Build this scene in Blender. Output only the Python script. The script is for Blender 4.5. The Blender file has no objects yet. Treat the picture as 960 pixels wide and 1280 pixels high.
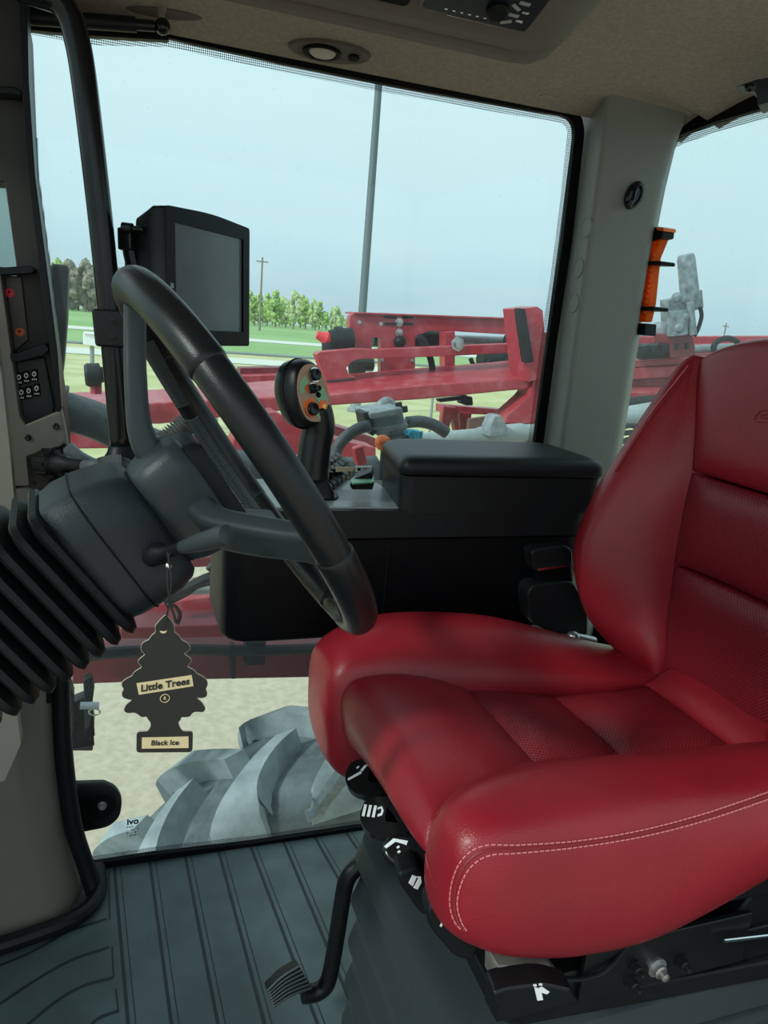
import bpy, bmesh, math, random
from math import sin, cos, radians, pi, sqrt, atan2
from mathutils import Vector as V, Matrix
from mathutils.bvhtree import BVHTree
random.seed(7)
S = bpy.context.scene
COL = S.collection

# ------------------------------------------------------------------ camera
FPX = 950.0
YAW, PIT, ROLL = radians(20), radians(-13.8), radians(4.8)
CAM = V((0, 0, 1.17))
fw = V((sin(YAW)*cos(PIT), cos(YAW)*cos(PIT), sin(PIT)))
r0 = V((cos(YAW), -sin(YAW), 0)); u0 = r0.cross(fw)
rt = r0*cos(ROLL) + u0*sin(ROLL)
up = u0*cos(ROLL) - r0*sin(ROLL)
cd = bpy.data.cameras.new('camera'); cam = bpy.data.objects.new('camera', cd); COL.objects.link(cam)
cd.sensor_fit = 'VERTICAL'; cd.sensor_height = 36; cd.lens = FPX/1280*36; cd.clip_start = .02; cd.clip_end = 2000
cam.matrix_world = Matrix(((rt.x, up.x, -fw.x, CAM.x), (rt.y, up.y, -fw.y, CAM.y), (rt.z, up.z, -fw.z, CAM.z), (0, 0, 0, 1)))
S.camera = cam

# survey helpers: where a sight line meets a plane of the place
def ray(x, y): return rt*((x-480)/FPX) - up*((y-640)/FPX) + fw
def aY(x, y, Y): d = ray(x, y); return CAM + d*(Y/d.y)
def aX(x, y, X): d = ray(x, y); return CAM + d*(X/d.x)
def aZ(x, y, z): d = ray(x, y); return CAM + d*((z-CAM.z)/d.z)
def aYs(pts, Y): return [aY(x, y, Y) for x, y in pts]

# ------------------------------------------------------------------ world, sun, exposure
S.view_settings.view_transform = 'Standard'; S.view_settings.look = 'None'
S.view_settings.gamma = 1; S.view_settings.use_curve_mapping = False
S.view_settings.exposure = 0.0
w = bpy.data.worlds.new('sky'); S.world = w; w.use_nodes = True
nt = w.node_tree; nt.nodes.clear()
def N(t, typ, **kw):
    n = t.nodes.new(typ)
    for k, v in kw.items():
        if k.startswith('i_'):
            n.inputs[k[2:].replace('_', ' ')].default_value = v
        else: setattr(n, k, v)
    return n
SUN = V((-.80, -.27, .54)).normalized()
tc = N(nt, 'ShaderNodeTexCoord'); sep = N(nt, 'ShaderNodeSeparateXYZ'); L = nt.links.new
L(tc.outputs['Generated'], sep.inputs[0])
rp = N(nt, 'ShaderNodeValToRGB'); e = rp.color_ramp.elements
e[0].position = 0.0; e[0].color = (.54, .68, .75, 1)
e[1].position = .5; e[1].color = (.84, 1.0, 1.04, 1)
m1 = e.new(.10); m1.color = (.71, .89, .94, 1)
m2 = e.new(.24); m2.color = (.82, .99, 1.02, 1)
L(sep.outputs['Z'], rp.inputs[0])
mp = N(nt, 'ShaderNodeMapping'); mp.inputs['Scale'].default_value = (2.2, 2.2, 9)
L(tc.outputs['Generated'], mp.inputs[0])
ns = N(nt, 'ShaderNodeTexNoise', i_Scale=2.6, i_Detail=5.0, i_Roughness=.55); L(mp.outputs[0], ns.inputs['Vector'])
cr_ = N(nt, 'ShaderNodeValToRGB'); cr_.color_ramp.elements[0].position = .40; cr_.color_ramp.elements[1].position = .72
cr_.color_ramp.elements[0].color = (0, 0, 0, 1); cr_.color_ramp.elements[1].color = (.40, .40, .40, 1)
L(ns.outputs['Fac'], cr_.inputs[0])
mx = N(nt, 'ShaderNodeMixRGB'); mx.inputs[2].default_value = (.80, .90, .94, 1)
L(cr_.outputs[0], mx.inputs[0]); L(rp.outputs[0], mx.inputs[1])
# bright veil of thin cloud round the sun
dp = N(nt, 'ShaderNodeVectorMath', operation='DOT_PRODUCT'); dp.inputs[1].default_value = SUN
L(tc.outputs['Generated'], dp.inputs[0])
gl = N(nt, 'ShaderNodeMapRange'); gl.inputs['From Min'].default_value = .0; gl.inputs['From Max'].default_value = 1
gl.inputs['To Min'].default_value = 1; gl.inputs['To Max'].default_value = 1.5
L(dp.outputs['Value'], gl.inputs['Value'])
bg = N(nt, 'ShaderNodeBackground'); L(mx.outputs[0], bg.inputs['Color']); L(gl.outputs[0], bg.inputs['Strength'])
wo = N(nt, 'ShaderNodeOutputWorld'); L(bg.outputs[0], wo.inputs[0])
sd = bpy.data.lights.new('sun', 'SUN'); sd.energy = 2.8; sd.angle = radians(5); sd.color = (1, .97, .92)
sun = bpy.data.objects.new('sun', sd); COL.objects.link(sun); sun.location = (-3, -6, 7)
sun.rotation_euler = SUN.to_track_quat('Z', 'Y').to_euler()

# ------------------------------------------------------------------ materials
MATS = {}
def mat(name, col, rough=.5, metal=0, bump=0, bscale=300, var=0, vscale=6, spec=.5, coat=0, col2=None, v0=.35, v1=.65, detail=3):
    if name in MATS: return MATS[name]
    m = bpy.data.materials.new(name); m.use_nodes = True; t = m.node_tree
    b = t.nodes['Principled BSDF']; l = t.links.new
    b.inputs['Base Color'].default_value = (*col, 1); b.inputs['Roughness'].default_value = rough
    b.inputs['Metallic'].default_value = metal; b.inputs['Specular IOR Level'].default_value = spec
    if coat: b.inputs['Coat Weight'].default_value = coat
    c = N(t, 'ShaderNodeTexCoord')
    if var or col2:
        n = N(t, 'ShaderNodeTexNoise', i_Scale=vscale, i_Detail=float(detail), i_Roughness=.6); l(c.outputs['Object'], n.inputs['Vector'])
        r = N(t, 'ShaderNodeValToRGB'); r.color_ramp.elements[0].position = v0; r.color_ramp.elements[1].position = v1
        c2 = col2 or tuple(min(1, x*(1+var)) for x in col); c1 = col if col2 else tuple(x*(1-var) for x in col)
        r.color_ramp.elements[0].color = (*c1, 1); r.color_ramp.elements[1].color = (*c2, 1)
        l(n.outputs['Fac'], r.inputs[0]); l(r.outputs[0], b.inputs['Base Color'])
    if bump:
        n = N(t, 'ShaderNodeTexNoise', i_Scale=bscale, i_Detail=2.0); l(c.outputs['Object'], n.inputs['Vector'])
        bp = N(t, 'ShaderNodeBump', i_Strength=bump, i_Distance=.002); l(n.outputs['Fac'], bp.inputs['Height']); l(bp.outputs[0], b.inputs['Normal'])
    MATS[name] = m; return m
def leather(name, col, perf=None):
    if name in MATS: return MATS[name]
    m = bpy.data.materials.new(name); m.use_nodes = True; t = m.node_tree; l = t.links.new
    b = t.nodes['Principled BSDF']; c = N(t, 'ShaderNodeTexCoord')
    b.inputs['Roughness'].default_value = .38; b.inputs['Specular IOR Level'].default_value = .30; b.inputs['Coat Weight'].default_value = .20; b.inputs['Coat Roughness'].default_value = .30
    n = N(t, 'ShaderNodeTexNoise', i_Scale=9.0, i_Detail=4.0); l(c.outputs['Object'], n.inputs['Vector'])
    r = N(t, 'ShaderNodeValToRGB'); r.color_ramp.elements[0].position = .3; r.color_ramp.elements[1].position = .75
    r.color_ramp.elements[0].color = (*[x*.9 for x in col], 1); r.color_ramp.elements[1].color = (*[x*1.12 for x in col], 1)
    l(n.outputs['Fac'], r.inputs[0])
    v = N(t, 'ShaderNodeTexVoronoi', i_Scale=330.0); v.feature = 'DISTANCE_TO_EDGE'; l(c.outputs['Object'], v.inputs['Vector'])
    n2 = N(t, 'ShaderNodeTexNoise', i_Scale=42.0, i_Detail=5.0, i_Roughness=.65); l(c.outputs['Object'], n2.inputs['Vector'])
    ad = N(t, 'ShaderNodeMath', operation='MULTIPLY_ADD'); l(v.outputs['Distance'], ad.inputs[0]); ad.inputs[1].default_value = 1.2; l(n2.outputs['Fac'], ad.inputs[2])
    bp = N(t, 'ShaderNodeBump', i_Strength=.30, i_Distance=.0014); l(ad.outputs[0], bp.inputs['Height'])
    colout = r.outputs[0]
    if perf:
        mp = N(t, 'ShaderNodeMapping'); mp.inputs['Rotation'].default_value = perf
        l(c.outputs['Object'], mp.inputs[0])
        rz = N(t, 'ShaderNodeMapping'); rz.inputs['Rotation'].default_value = (0, 0, radians(45)); l(mp.outputs[0], rz.inputs[0])
        vv = N(t, 'ShaderNodeTexVoronoi', i_Scale=235.0, i_Randomness=0.0); vv.voronoi_dimensions = '2D'; l(rz.outputs[0], vv.inputs['Vector'])
        mr = N(t, 'ShaderNodeMapRange'); mr.inputs['From Min'].default_value = .20; mr.inputs['From Max'].default_value = .36
        l(vv.outputs['Distance'], mr.inputs['Value'])
        mc = N(t, 'ShaderNodeMixRGB'); mc.inputs[1].default_value = (*[x*.30 for x in col], 1); l(mr.outputs[0], mc.inputs[0]); l(colout, mc.inputs[2]); colout = mc.outputs[0]
        b2 = N(t, 'ShaderNodeBump', i_Strength=.8, i_Distance=.0015); l(mr.outputs[0], b2.inputs['Height']); l(bp.outputs[0], b2.inputs['Normal']); bp = b2
    l(colout, b.inputs['Base Color']); l(bp.outputs[0], b.inputs['Normal'])
    MATS[name] = m; return m
def glass(name, tint, haze, spots):
    m = bpy.data.materials.new(name); m.use_nodes = True; t = m.node_tree; t.nodes.clear(); l = t.links.new
    c = N(t, 'ShaderNodeTexCoord')
    tr = N(t, 'ShaderNodeBsdfTransparent'); tr.inputs[0].default_value = (*tint, 1)
    du = N(t, 'ShaderNodeBsdfTranslucent'); du.inputs[0].default_value = (.85, .93, .95, 1)
    n = N(t, 'ShaderNodeTexNoise', i_Scale=4.0, i_Detail=6.0, i_Roughness=.7); l(c.outputs['Object'], n.inputs['Vector'])
    mr = N(t, 'ShaderNodeMapRange'); mr.inputs['From Min'].default_value = .3; mr.inputs['From Max'].default_value = .75
    mr.inputs['To Min'].default_value = haze*.6; mr.inputs['To Max'].default_value = haze*1.5; l(n.outputs['Fac'], mr.inputs['Value'])
    v = N(t, 'ShaderNodeTexVoronoi', i_Scale=38.0); l(c.outputs['Object'], v.inputs['Vector'])
    sp = N(t, 'ShaderNodeMapRange'); sp.inputs['From Min'].default_value = .10; sp.inputs['From Max'].default_value = .02
    sp.inputs['To Max'].default_value = spots; l(v.outputs['Distance'], sp.inputs['Value'])
    ad = N(t, 'ShaderNodeMath', operation='ADD', use_clamp=True); l(mr.outputs[0], ad.inputs[0]); l(sp.outputs[0], ad.inputs[1])
    m1 = N(t, 'ShaderNodeMixShader'); l(ad.outputs[0], m1.inputs[0]); l(tr.outputs[0], m1.inputs[1]); l(du.outputs[0], m1.inputs[2])
    gs = N(t, 'ShaderNodeBsdfGlossy'); gs.inputs['Roughness'].default_value = .02
    lw = N(t, 'ShaderNodeLayerWeight'); lw.inputs[0].default_value = .5
    pw_ = N(t, 'ShaderNodeMath', operation='POWER'); l(lw.outputs['Facing'], pw_.inputs[0]); pw_.inputs[1].default_value = 5
    fr = N(t, 'ShaderNodeMath', operation='MULTIPLY_ADD'); l(pw_.outputs[0], fr.inputs[0]); fr.inputs[1].default_value = .55; fr.inputs[2].default_value = .012
    m2 = N(t, 'ShaderNodeMixShader'); l(fr.outputs[0], m2.inputs[0]); l(m1.outputs[0], m2.inputs[1]); l(gs.outputs[0], m2.inputs[2])
    o = N(t, 'ShaderNodeOutputMaterial'); l(m2.outputs[0], o.inputs[0]); MATS[name] = m; return m
def dots(name, axes):
    m = bpy.data.materials.new(name); m.use_nodes = True; t = m.node_tree; t.nodes.clear(); l = t.links.new
    c = N(t, 'ShaderNodeTexCoord'); mp = N(t, 'ShaderNodeMapping'); mp.inputs['Rotation'].default_value = axes; l(c.outputs['Object'], mp.inputs[0])
    v = N(t, 'ShaderNodeTexVoronoi', i_Scale=280.0, i_Randomness=0.0); v.voronoi_dimensions = '2D'; l(mp.outputs[0], v.inputs['Vector'])
    g = N(t, 'ShaderNodeMath', operation='GREATER_THAN'); g.inputs[1].default_value = .36; l(v.outputs['Distance'], g.inputs[0])
    tr = N(t, 'ShaderNodeBsdfTransparent'); d = N(t, 'ShaderNodeBsdfDiffuse'); d.inputs[0].default_value = (.01, .01, .01, 1)
    mx = N(t, 'ShaderNodeMixShader'); l(g.outputs[0], mx.inputs[0]); l(d.outputs[0], mx.inputs[1]); l(tr.outputs[0], mx.inputs[2])
    o = N(t, 'ShaderNodeOutputMaterial'); l(mx.outputs[0], o.inputs[0]); return m
def emit(name, col, s):
    m = bpy.data.materials.new(name); m.use_nodes = True; b = m.node_tree.nodes['Principled BSDF']
    b.inputs['Base Color'].default_value = (*col, 1); b.inputs['Emission Color'].default_value = (*col, 1); b.inputs['Emission Strength'].default_value = s
    MATS[name] = m; return m

RED = (.250, .010, .019)
LEA = leather('red_leather', RED)
PERF = leather('red_perforated_leather', (.245, .010, .019), (0, 0, 0))
PERFB = leather('red_perforated_leather_back', (.245, .010, .019), (0, radians(90), 0))
STI = mat('red_thread', (.62, .17, .18), .7)
PIP = mat('dark_red_piping', (.22, .011, .017), .5)
BLK = mat('black_plastic', (.007, .0085, .010), .38, bump=.25, bscale=900, spec=.2)
BLKD = mat('deep_black_plastic', (.0022, .0028, .0038), .42, bump=.2, bscale=700, spec=.13)
BLKG = mat('black_gloss', (.006, .007, .008), .2, spec=.32)
BLKM = mat('black_metal', (.007, .008, .009), .32, spec=.3)
CHAR = mat('charcoal_plastic', (.032, .041, .044), .45, spec=.3, bump=.25, bscale=800)
SHRD = mat('slate_black_plastic', (.017, .023, .027), .42, spec=.25, bump=.3, bscale=900)
RUB = mat('black_rubber', (.007, .0085, .010), .45, spec=.22, bump=.15, bscale=300)
WLEA = mat('black_leather', (.006, .0075, .009), .33, spec=.32, bump=.12, bscale=900)
SPOK = mat('grey_spoke', (.024, .032, .036), .40, spec=.3, bump=.15, bscale=900)
MATF = mat('floor_rubber', (.060, .086, .091), .45, bump=.22, bscale=600, var=.22, vscale=7)
MATR = mat('floor_groove', (.010, .016, .018), .6)
TAUP = mat('taupe_plastic', (.20, .19, .162), .62, bump=.2, bscale=700)
TAUD = mat('taupe_trim', (.155, .147, .124), .6, bump=.2, bscale=700)
PILL = mat('pillar_plastic', (.155, .16, .146), .55, bump=.22, bscale=650)
HEAD = mat('headliner_fabric', (.265, .228, .19), .9, bump=.5, bscale=420, var=.12, vscale=120)
CONS = mat('roof_console_plastic', (.10, .09, .076), .55, bump=.2, bscale=700)
SCRN = mat('screen_glass', (.11, .13, .14), .22, var=.15, vscale=8)
WHT = mat('white_print', (.82, .85, .86), .5)
CHR = mat('chrome', (.75, .77, .78), .15, 1)
STEEL = mat('bare_steel', (.45, .46, .46), .35, .9)
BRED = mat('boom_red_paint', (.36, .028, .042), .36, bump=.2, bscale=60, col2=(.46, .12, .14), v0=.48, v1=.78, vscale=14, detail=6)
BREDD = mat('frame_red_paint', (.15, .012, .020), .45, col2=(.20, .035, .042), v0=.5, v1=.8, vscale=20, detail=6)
OBLK = mat('outdoor_black', (.012, .0135, .015), .5, spec=.25, var=.3, vscale=20)
BCN = mat('beacon_grey', (.10, .125, .14), .5, col2=(.26, .30, .32), vscale=30, detail=6)
OGRY = mat('dusty_grey_metal', (.15, .175, .19), .5, col2=(.29, .32, .335), vscale=40, detail=6)
PIPEW = mat('pale_steel_pipe', (.27, .31, .31), .4, var=.15, vscale=18)
HOSE = mat('dusty_black_hose', (.05, .057, .062), .55, var=.35, vscale=14)
LUGM = mat('dusty_lit_lug_rubber', (.19, .225, .24), .85, col2=(.33, .38, .40), vscale=11, detail=8, bump=.3, bscale=120)  # dust colour, kept paler than the carcass to paint in skylight on the lugs
TYRE = mat('dusty_shaded_tyre_rubber', (.055, .068, .074), .8, col2=(.16, .19, .20), vscale=9, detail=8, bump=.3, bscale=120)  # dust colour, darkened to paint in shade on sidewall and tread gaps
ORG = mat('orange_plastic', (.85, .16, .015), .4)
ORGT = bpy.data.materials.new('orange_translucent'); ORGT.use_nodes = True; _t = ORGT.node_tree; _p = _t.nodes['Principled BSDF']
_p.inputs['Base Color'].default_value = (.95, .20, .01, 1); _tl = N(_t, 'ShaderNodeBsdfTranslucent'); _tl.inputs[0].default_value = (1, .24, .01, 1)
_m = N(_t, 'ShaderNodeMixShader'); _m.inputs[0].default_value = .62; _t.links.new(_p.outputs[0], _m.inputs[1]); _t.links.new(_tl.outputs[0], _m.inputs[2]); _t.links.new(_m.outputs[0], _t.nodes['Material Output'].inputs[0])
BLUC = mat('cyan_plastic', (.03, .40, .55), .4)
GRN = mat('green_button', (.10, .27, .17), .4)
REDP = mat('bright_red_plastic', (.65, .035, .045), .4)
TAN = mat('tan_plate', (.36, .22, .14), .4)
BEIG = mat('cream_paper', (.72, .58, .34), .6)
CARD = mat('black_card', (.013, .013, .014), .55)
CARDE = mat('pale_card_edge', (.50, .46, .36), .7)
GL1 = glass('side_glass', (.88, .96, .965), .014, .10)
GL2 = glass('rear_glass', (.86, .95, .955), .035, .16)
GL3 = glass('windshield_glass', (.82, .87, .86), .01, .02)

# ------------------------------------------------------------------ mesh helpers
def crom(pts, n, closed=False):
    """Catmull-Rom through pts, n points in all"""
    P = [V(p) for p in pts]; k = len(P); out = []
    segs = k if closed else k-1
    for i in range(n):
        t = i/n*segs if closed else i/(n-1)*segs
        j = min(int(t), segs-1); f = t-j
        g = (lambda q: P[q % k]) if closed else (lambda q: P[max(0, min(k-1, q))])
        a, b, c, d = g(j-1), g(j), g(j+1), g(j+2)
        if not closed:
            if j == 0: a = b*2-c
            if j+2 > k-1: d = c*2-b
        out.append(.5*((2*b) + (c-a)*f + (2*a-5*b+4*c-d)*f*f + (3*b-a-3*c+d)*f**3))
    return out
def rpoly(pts, r, n=5):
    """2-D polygon with its corners rounded by r (number or list)"""
    out = []; k = len(pts)
    for i in range(k):
        p = V(pts[i]); a = V(pts[i-1]); b = V(pts[(i+1) % k]); rr = r[i] if isinstance(r, (list, tuple)) else r
        if rr <= 0: out.append(tuple(p)); continue
        da = (a-p); db = (b-p); q = min(rr, da.length*.48, db.length*.48)
        A = p+da.normalized()*q; B = p+db.normalized()*q
        for j in range(n+1):
            f = j/n; out.append(tuple(A*(1-f)**2 + p*2*f*(1-f) + B*f*f))
    return out
class MB:
    def __init__(s): s.v = []; s.f = []
    def add(s, vs, fs):
        o = len(s.v); s.v += [V(x) for x in vs]; s.f += [[i+o for i in f] for f in fs]; return s
    def box(s, lo, hi):
        x0, y0, z0 = lo; x1, y1, z1 = hi
        return s.add([(x0, y0, z0), (x1, y0, z0), (x1, y1, z0), (x0, y1, z0), (x0, y0, z1), (x1, y0, z1), (x1, y1, z1), (x0, y1, z1)],
                     [(0, 3, 2, 1), (4, 5, 6, 7), (0, 1, 5, 4), (1, 2, 6, 5), (2, 3, 7, 6), (3, 0, 4, 7)])
    def obox(s, c, ax, half):
        c = V(c); A = [V(a).normalized()*h for a, h in zip(ax, half)]
        return s.add([c+A[0]*i+A[1]*j+A[2]*k for k in (-1, 1) for i, j in ((-1, -1), (1, -1), (1, 1), (-1, 1))],
                     [(0, 3, 2, 1), (4, 5, 6, 7), (0, 1, 5, 4), (1, 2, 6, 5), (2, 3, 7, 6), (3, 0, 4, 7)])
    def prism(s, pts, off):
        k = len(pts); off = V(off); P = [V(p) for p in pts]
        return s.add(P+[p+off for p in P], [list(range(k))[::-1], list(range(k, 2*k))]+[(i, (i+1) % k, k+(i+1) % k, k+i) for i in range(k)])
    def loft(s, rings, cap=True, closed=True):
        k = len(rings[0]); vs = [p for r in rings for p in r]; fs = []
        for i in range(len(rings)-1):
            for j in range(k if closed else k-1):
                fs.append((i*k+j, i*k+(j+1) % k, (i+1)*k+(j+1) % k, (i+1)*k+j))
        if cap: fs += [list(range(k))[::-1], list(range((len(rings)-1)*k, len(rings)*k))]
        return s.add(vs, fs)
    def tube(s, pts, r, n=12, cap=True, closed=False, flat=1, upv=None):
        P = [V(p) for p in pts]; m = len(P); R = r if isinstance(r, (list, tuple)) else [r]*m; rings = []; prev = None
        for i in range(m):
            a = P[(i-1) % m] if closed else P[max(i-1, 0)]; b = P[(i+1) % m] if closed else P[min(i+1, m-1)]
            t = (b-a)
            t = t.normalized() if t.length > 1e-9 else V((0, 0, 1))
            if prev is None:
                ref = V(upv) if upv is not None else (V((0, 0, 1)) if abs(t.z) < .9 else V((1, 0, 0)))
            else: ref = prev
            x = (ref - t*ref.dot(t))
            if x.length < 1e-6: x = t.orthogonal()
            x.normalize(); prev = x; y = t.cross(x)
            rings.append([P[i]+(x*cos(2*pi*k/n)+y*sin(2*pi*k/n)*flat)*R[i] for k in range(n)])
        if closed:
            rings.append(rings[0]); return s.loft(rings, cap=False)
        return s.loft(rings, cap=cap)
    def lathe(s, o, d, prof, n=24):
        """prof: (t along d, radius) list"""
        o = V(o); d = V(d).normalized(); x = d.orthogonal().normalized(); y = d.cross(x)
        return s.loft([[o+d*t+(x*cos(2*pi*k/n)+y*sin(2*pi*k/n))*max(r, 1e-5) for k in range(n)] for t, r in prof])
    def cyl(s, a, b, r, n=16):
        a, b = V(a), V(b); return s.lathe(a, b-a, [(0, r), ((b-a).length, r)], n)
    def ell(s, c, r, n=16, m=10):
        c = V(c); r = (r, r, r) if not isinstance(r, (tuple, list)) else r
        return s.loft([[c+V((r[0]*sin(pi*(i+.02)/(m+.04))*cos(2*pi*k/n), r[1]*sin(pi*(i+.02)/(m+.04))*sin(2*pi*k/n), -r[2]*cos(pi*(i+.02)/(m+.04)))) for k in range(n)] for i in range(m+1)])
    def grid(s, G):
        k = len(G[0]); return s.add([p for r in G for p in r], [(i*k+j, i*k+j+1, (i+1)*k+j+1, (i+1)*k+j) for i in range(len(G)-1) for j in range(k-1)])
    def build(s, name, m, parent=None, smooth=35, bevel=0, seg=2, sub=0, solid=0, kind=None):
        me = bpy.data.meshes.new(name); bm = bmesh.new()
        vs = [bm.verts.new(v) for v in s.v]; bm.verts.ensure_lookup_table()
        for f in s.f:
            try: bm.faces.new([vs[i] for i in f])
            except ValueError: pass
        bmesh.ops.remove_doubles(bm, verts=bm.verts, dist=1e-6)
        bmesh.ops.recalc_face_normals(bm, faces=bm.faces); bm.to_mesh(me); bm.free()
        o = bpy.data.objects.new(name, me); COL.objects.link(o); me.materials.append(m)
        if smooth:
            for p in me.polygons: p.use_smooth = True
            if smooth < 180: me.set_sharp_from_angle(angle=radians(smooth))
        if bevel:
            b = o.modifiers.new('bevel', 'BEVEL'); b.width = bevel; b.segments = seg; b.limit_method = 'ANGLE'; b.angle_limit = radians(35); b.harden_normals = True
        if sub: b = o.modifiers.new('sub', 'SUBSURF'); b.levels = b.render_levels = sub
        if solid: b = o.modifiers.new('solid', 'SOLIDIFY'); b.thickness = solid
        if parent is not None: adopt(o, parent)
        if kind: o['kind'] = kind
        return o
def adopt(o, parent):
    o.parent = parent
    o.matrix_parent_inverse = Matrix.Translation(-parent.location)
def thing(name, label, cat, loc, group=None):
    o = bpy.data.objects.new(name, None); o.empty_display_size = .05; COL.objects.link(o); o.location = loc
    return tag(o, label, cat, group)
def tag(o, label, cat, group=None, kind=None):
    o['label'] = label; o['category'] = cat
    if group: o['group'] = group
    if kind: o['kind'] = kind
    return o
def copy_tree(o, parent=None):
    c = o.copy(); COL.objects.link(c)
    if parent is not None:
        c.parent = parent
    for ch in [x for x in COL.objects if x.parent == o]: copy_tree(ch, c)
    return c
def text(name, s, size, origin, ax, ay, m, parent, th=.0004, align='CENTER', bold=0, shear=0):
    cu = bpy.data.curves.new(name, 'FONT'); cu.body = s; cu.size = size; cu.align_x = align; cu.align_y = 'CENTER'; cu.extrude = th; cu.offset = bold; cu.shear = shear
    t = bpy.data.objects.new(name, cu); COL.objects.link(t)
    bpy.context.view_layer.update()
    me = bpy.data.meshes.new_from_object(t.evaluated_get(bpy.context.evaluated_depsgraph_get()))
    bpy.data.objects.remove(t); bpy.data.curves.remove(cu)
    ax = V(ax).normalized(); ay = V(ay); ay = (ay-ax*ay.dot(ax)).normalized(); az = ax.cross(ay)
    M = Matrix(((ax.x, ay.x, az.x, origin[0]), (ax.y, ay.y, az.y, origin[1]), (ax.z, ay.z, az.z, origin[2]), (0, 0, 0, 1)))
    me.transform(M); me.materials.clear(); me.materials.append(m)
    o = bpy.data.objects.new(name, me); COL.objects.link(o); adopt(o, parent); return o
def ringplate(outer, inner, off):
    """flat ring between two outlines of equal count, extruded by off"""
    b = MB(); k = len(outer); off = V(off); O = [V(p) for p in outer]; I = [V(p) for p in inner]
    b.add(O+I+[p+off for p in O]+[p+off for p in I], [(i, (i+1) % k, k+(i+1) % k, k+i) for i in range(k)]+[(2*k+i, 3*k+i, 3*k+(i+1) % k, 2*k+(i+1) % k) for i in range(k)] +
          [(i, 2*k+i, 2*k+(i+1) % k, (i+1) % k) for i in range(k)]+[(k+i, k+(i+1) % k, 3*k+(i+1) % k, 3*k+i) for i in range(k)])
    return b
def offset2(pts, d):
    """outline pushed outwards by d in its own plane (2-D tuples, any winding)"""
    k = len(pts); A = sum(pts[i][0]*pts[(i+1) % k][1]-pts[(i+1) % k][0]*pts[i][1] for i in range(k)); sg = 1 if A > 0 else -1; out = []
    for i in range(k):
        p = V(pts[i]); a = (p-V(pts[i-1])).normalized(); b = (V(pts[(i+1) % k])-p).normalized()
        na = V((a.y, -a.x))*sg; nb = V((b.y, -b.x))*sg; nn = (na+nb).normalized()
        out.append(tuple(p+nn*(d/max(.4, nn.dot(na)))))
    return out

SURF = {}
def keep(key, b): SURF[key] = BVHTree.FromPolygons([tuple(v) for v in b.v], b.f)
# ================================================================== THE SETTING
def struct(name, b, m, parent=None, **kw):
    return b.build(name, m, parent, kind='structure', **kw)
XF, XR, YR = -.58, 1.12, 1.49          # windshield, rear glass, side glass
# floor: rubber mat with long grooves and a fan of curved ones by the pillar
b = MB(); b.box((XF, -.05, -.05), (XR, 1.50, 0)); flo = struct('floor', b, MATF)
b = MB()
def groove(pts, wd=.0030):
    P = [V((p[0], p[1], .0006)) for p in pts]
    for i in range(len(P)-1):
        d = (P[i+1]-P[i]).normalized(); nn = V((-d.y, d.x, 0))*wd
        b.add([P[i]-nn, P[i]+nn, P[i+1]+nn, P[i+1]-nn], [(0, 1, 2, 3)])
for (x0, y0, x1, y1) in ((142, 1074, 160, 1278), (186, 1068, 214, 1278), (230, 1062, 272, 1278), (272, 1059, 330, 1278), (312, 1055, 396, 1278), (353, 1049, 445, 1270), (392, 1044, 520, 1270), (432, 1040, 590, 1270)):
    A = aZ(x0, y0, 0); B = aZ(x1, y1, 0); B = A+(B-A)*1.9
    groove([A, B])
    groove([A+V((.012, 0, 0)), B+V((.012, 0, 0))], .0009)
for px in ([(0, 1207), (40, 1190), (85, 1165), (133, 1149)], [(0, 1255), (45, 1225), (90, 1200), (137, 1184)], [(30, 1285), (70, 1252), (105, 1232), (142, 1222)], [(110, 1285), (125, 1272), (147, 1264)], [(-60, 1180), (-30, 1160), (10, 1165)][:0]):
    if px: groove(crom([aZ(x, y, 0) for x, y in px], 14))
groove([aZ(136, 1090, 0), aZ(137, 1150, 0)], .0016); groove([aZ(140, 1183, 0), aZ(142, 1222, 0)], .0016); groove([aZ(145, 1236, 0), aZ(148, 1266, 0)], .0016)
b.build('floor_groove', MATR, flo, smooth=0, kind='structure')

# ceiling: headliner that curves down to the window heads
pf = [(-.10, 1.70), (.4, 1.70), (.9, 1.69), (1.15, 1.676), (1.26, 1.664), (1.36, 1.647), (1.43, 1.629), (1.475, 1.610)]
PR = crom([(0, y, z) for y, z in pf], 30)
rows = []
for i in range(41):
    x = XF-.05+(XR+.02-XF+.05)*i/40
    rr = max(0, (x-(XR-.22))/.22); dz = -.035*rr*rr
    rows.append([V((x, p.y, p.z+dz*(1 if p.y < 1.38 else .3))) for p in PR])
b = MB(); b.grid(rows)
keep('cei', b)
cei = struct('ceiling', b, HEAD, smooth=180)
b = MB(); b.box((XF-.1, -.12, 1.715), (XR+.1, 1.56, 1.80)); struct('ceiling_shell', b, BLK, cei)
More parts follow.
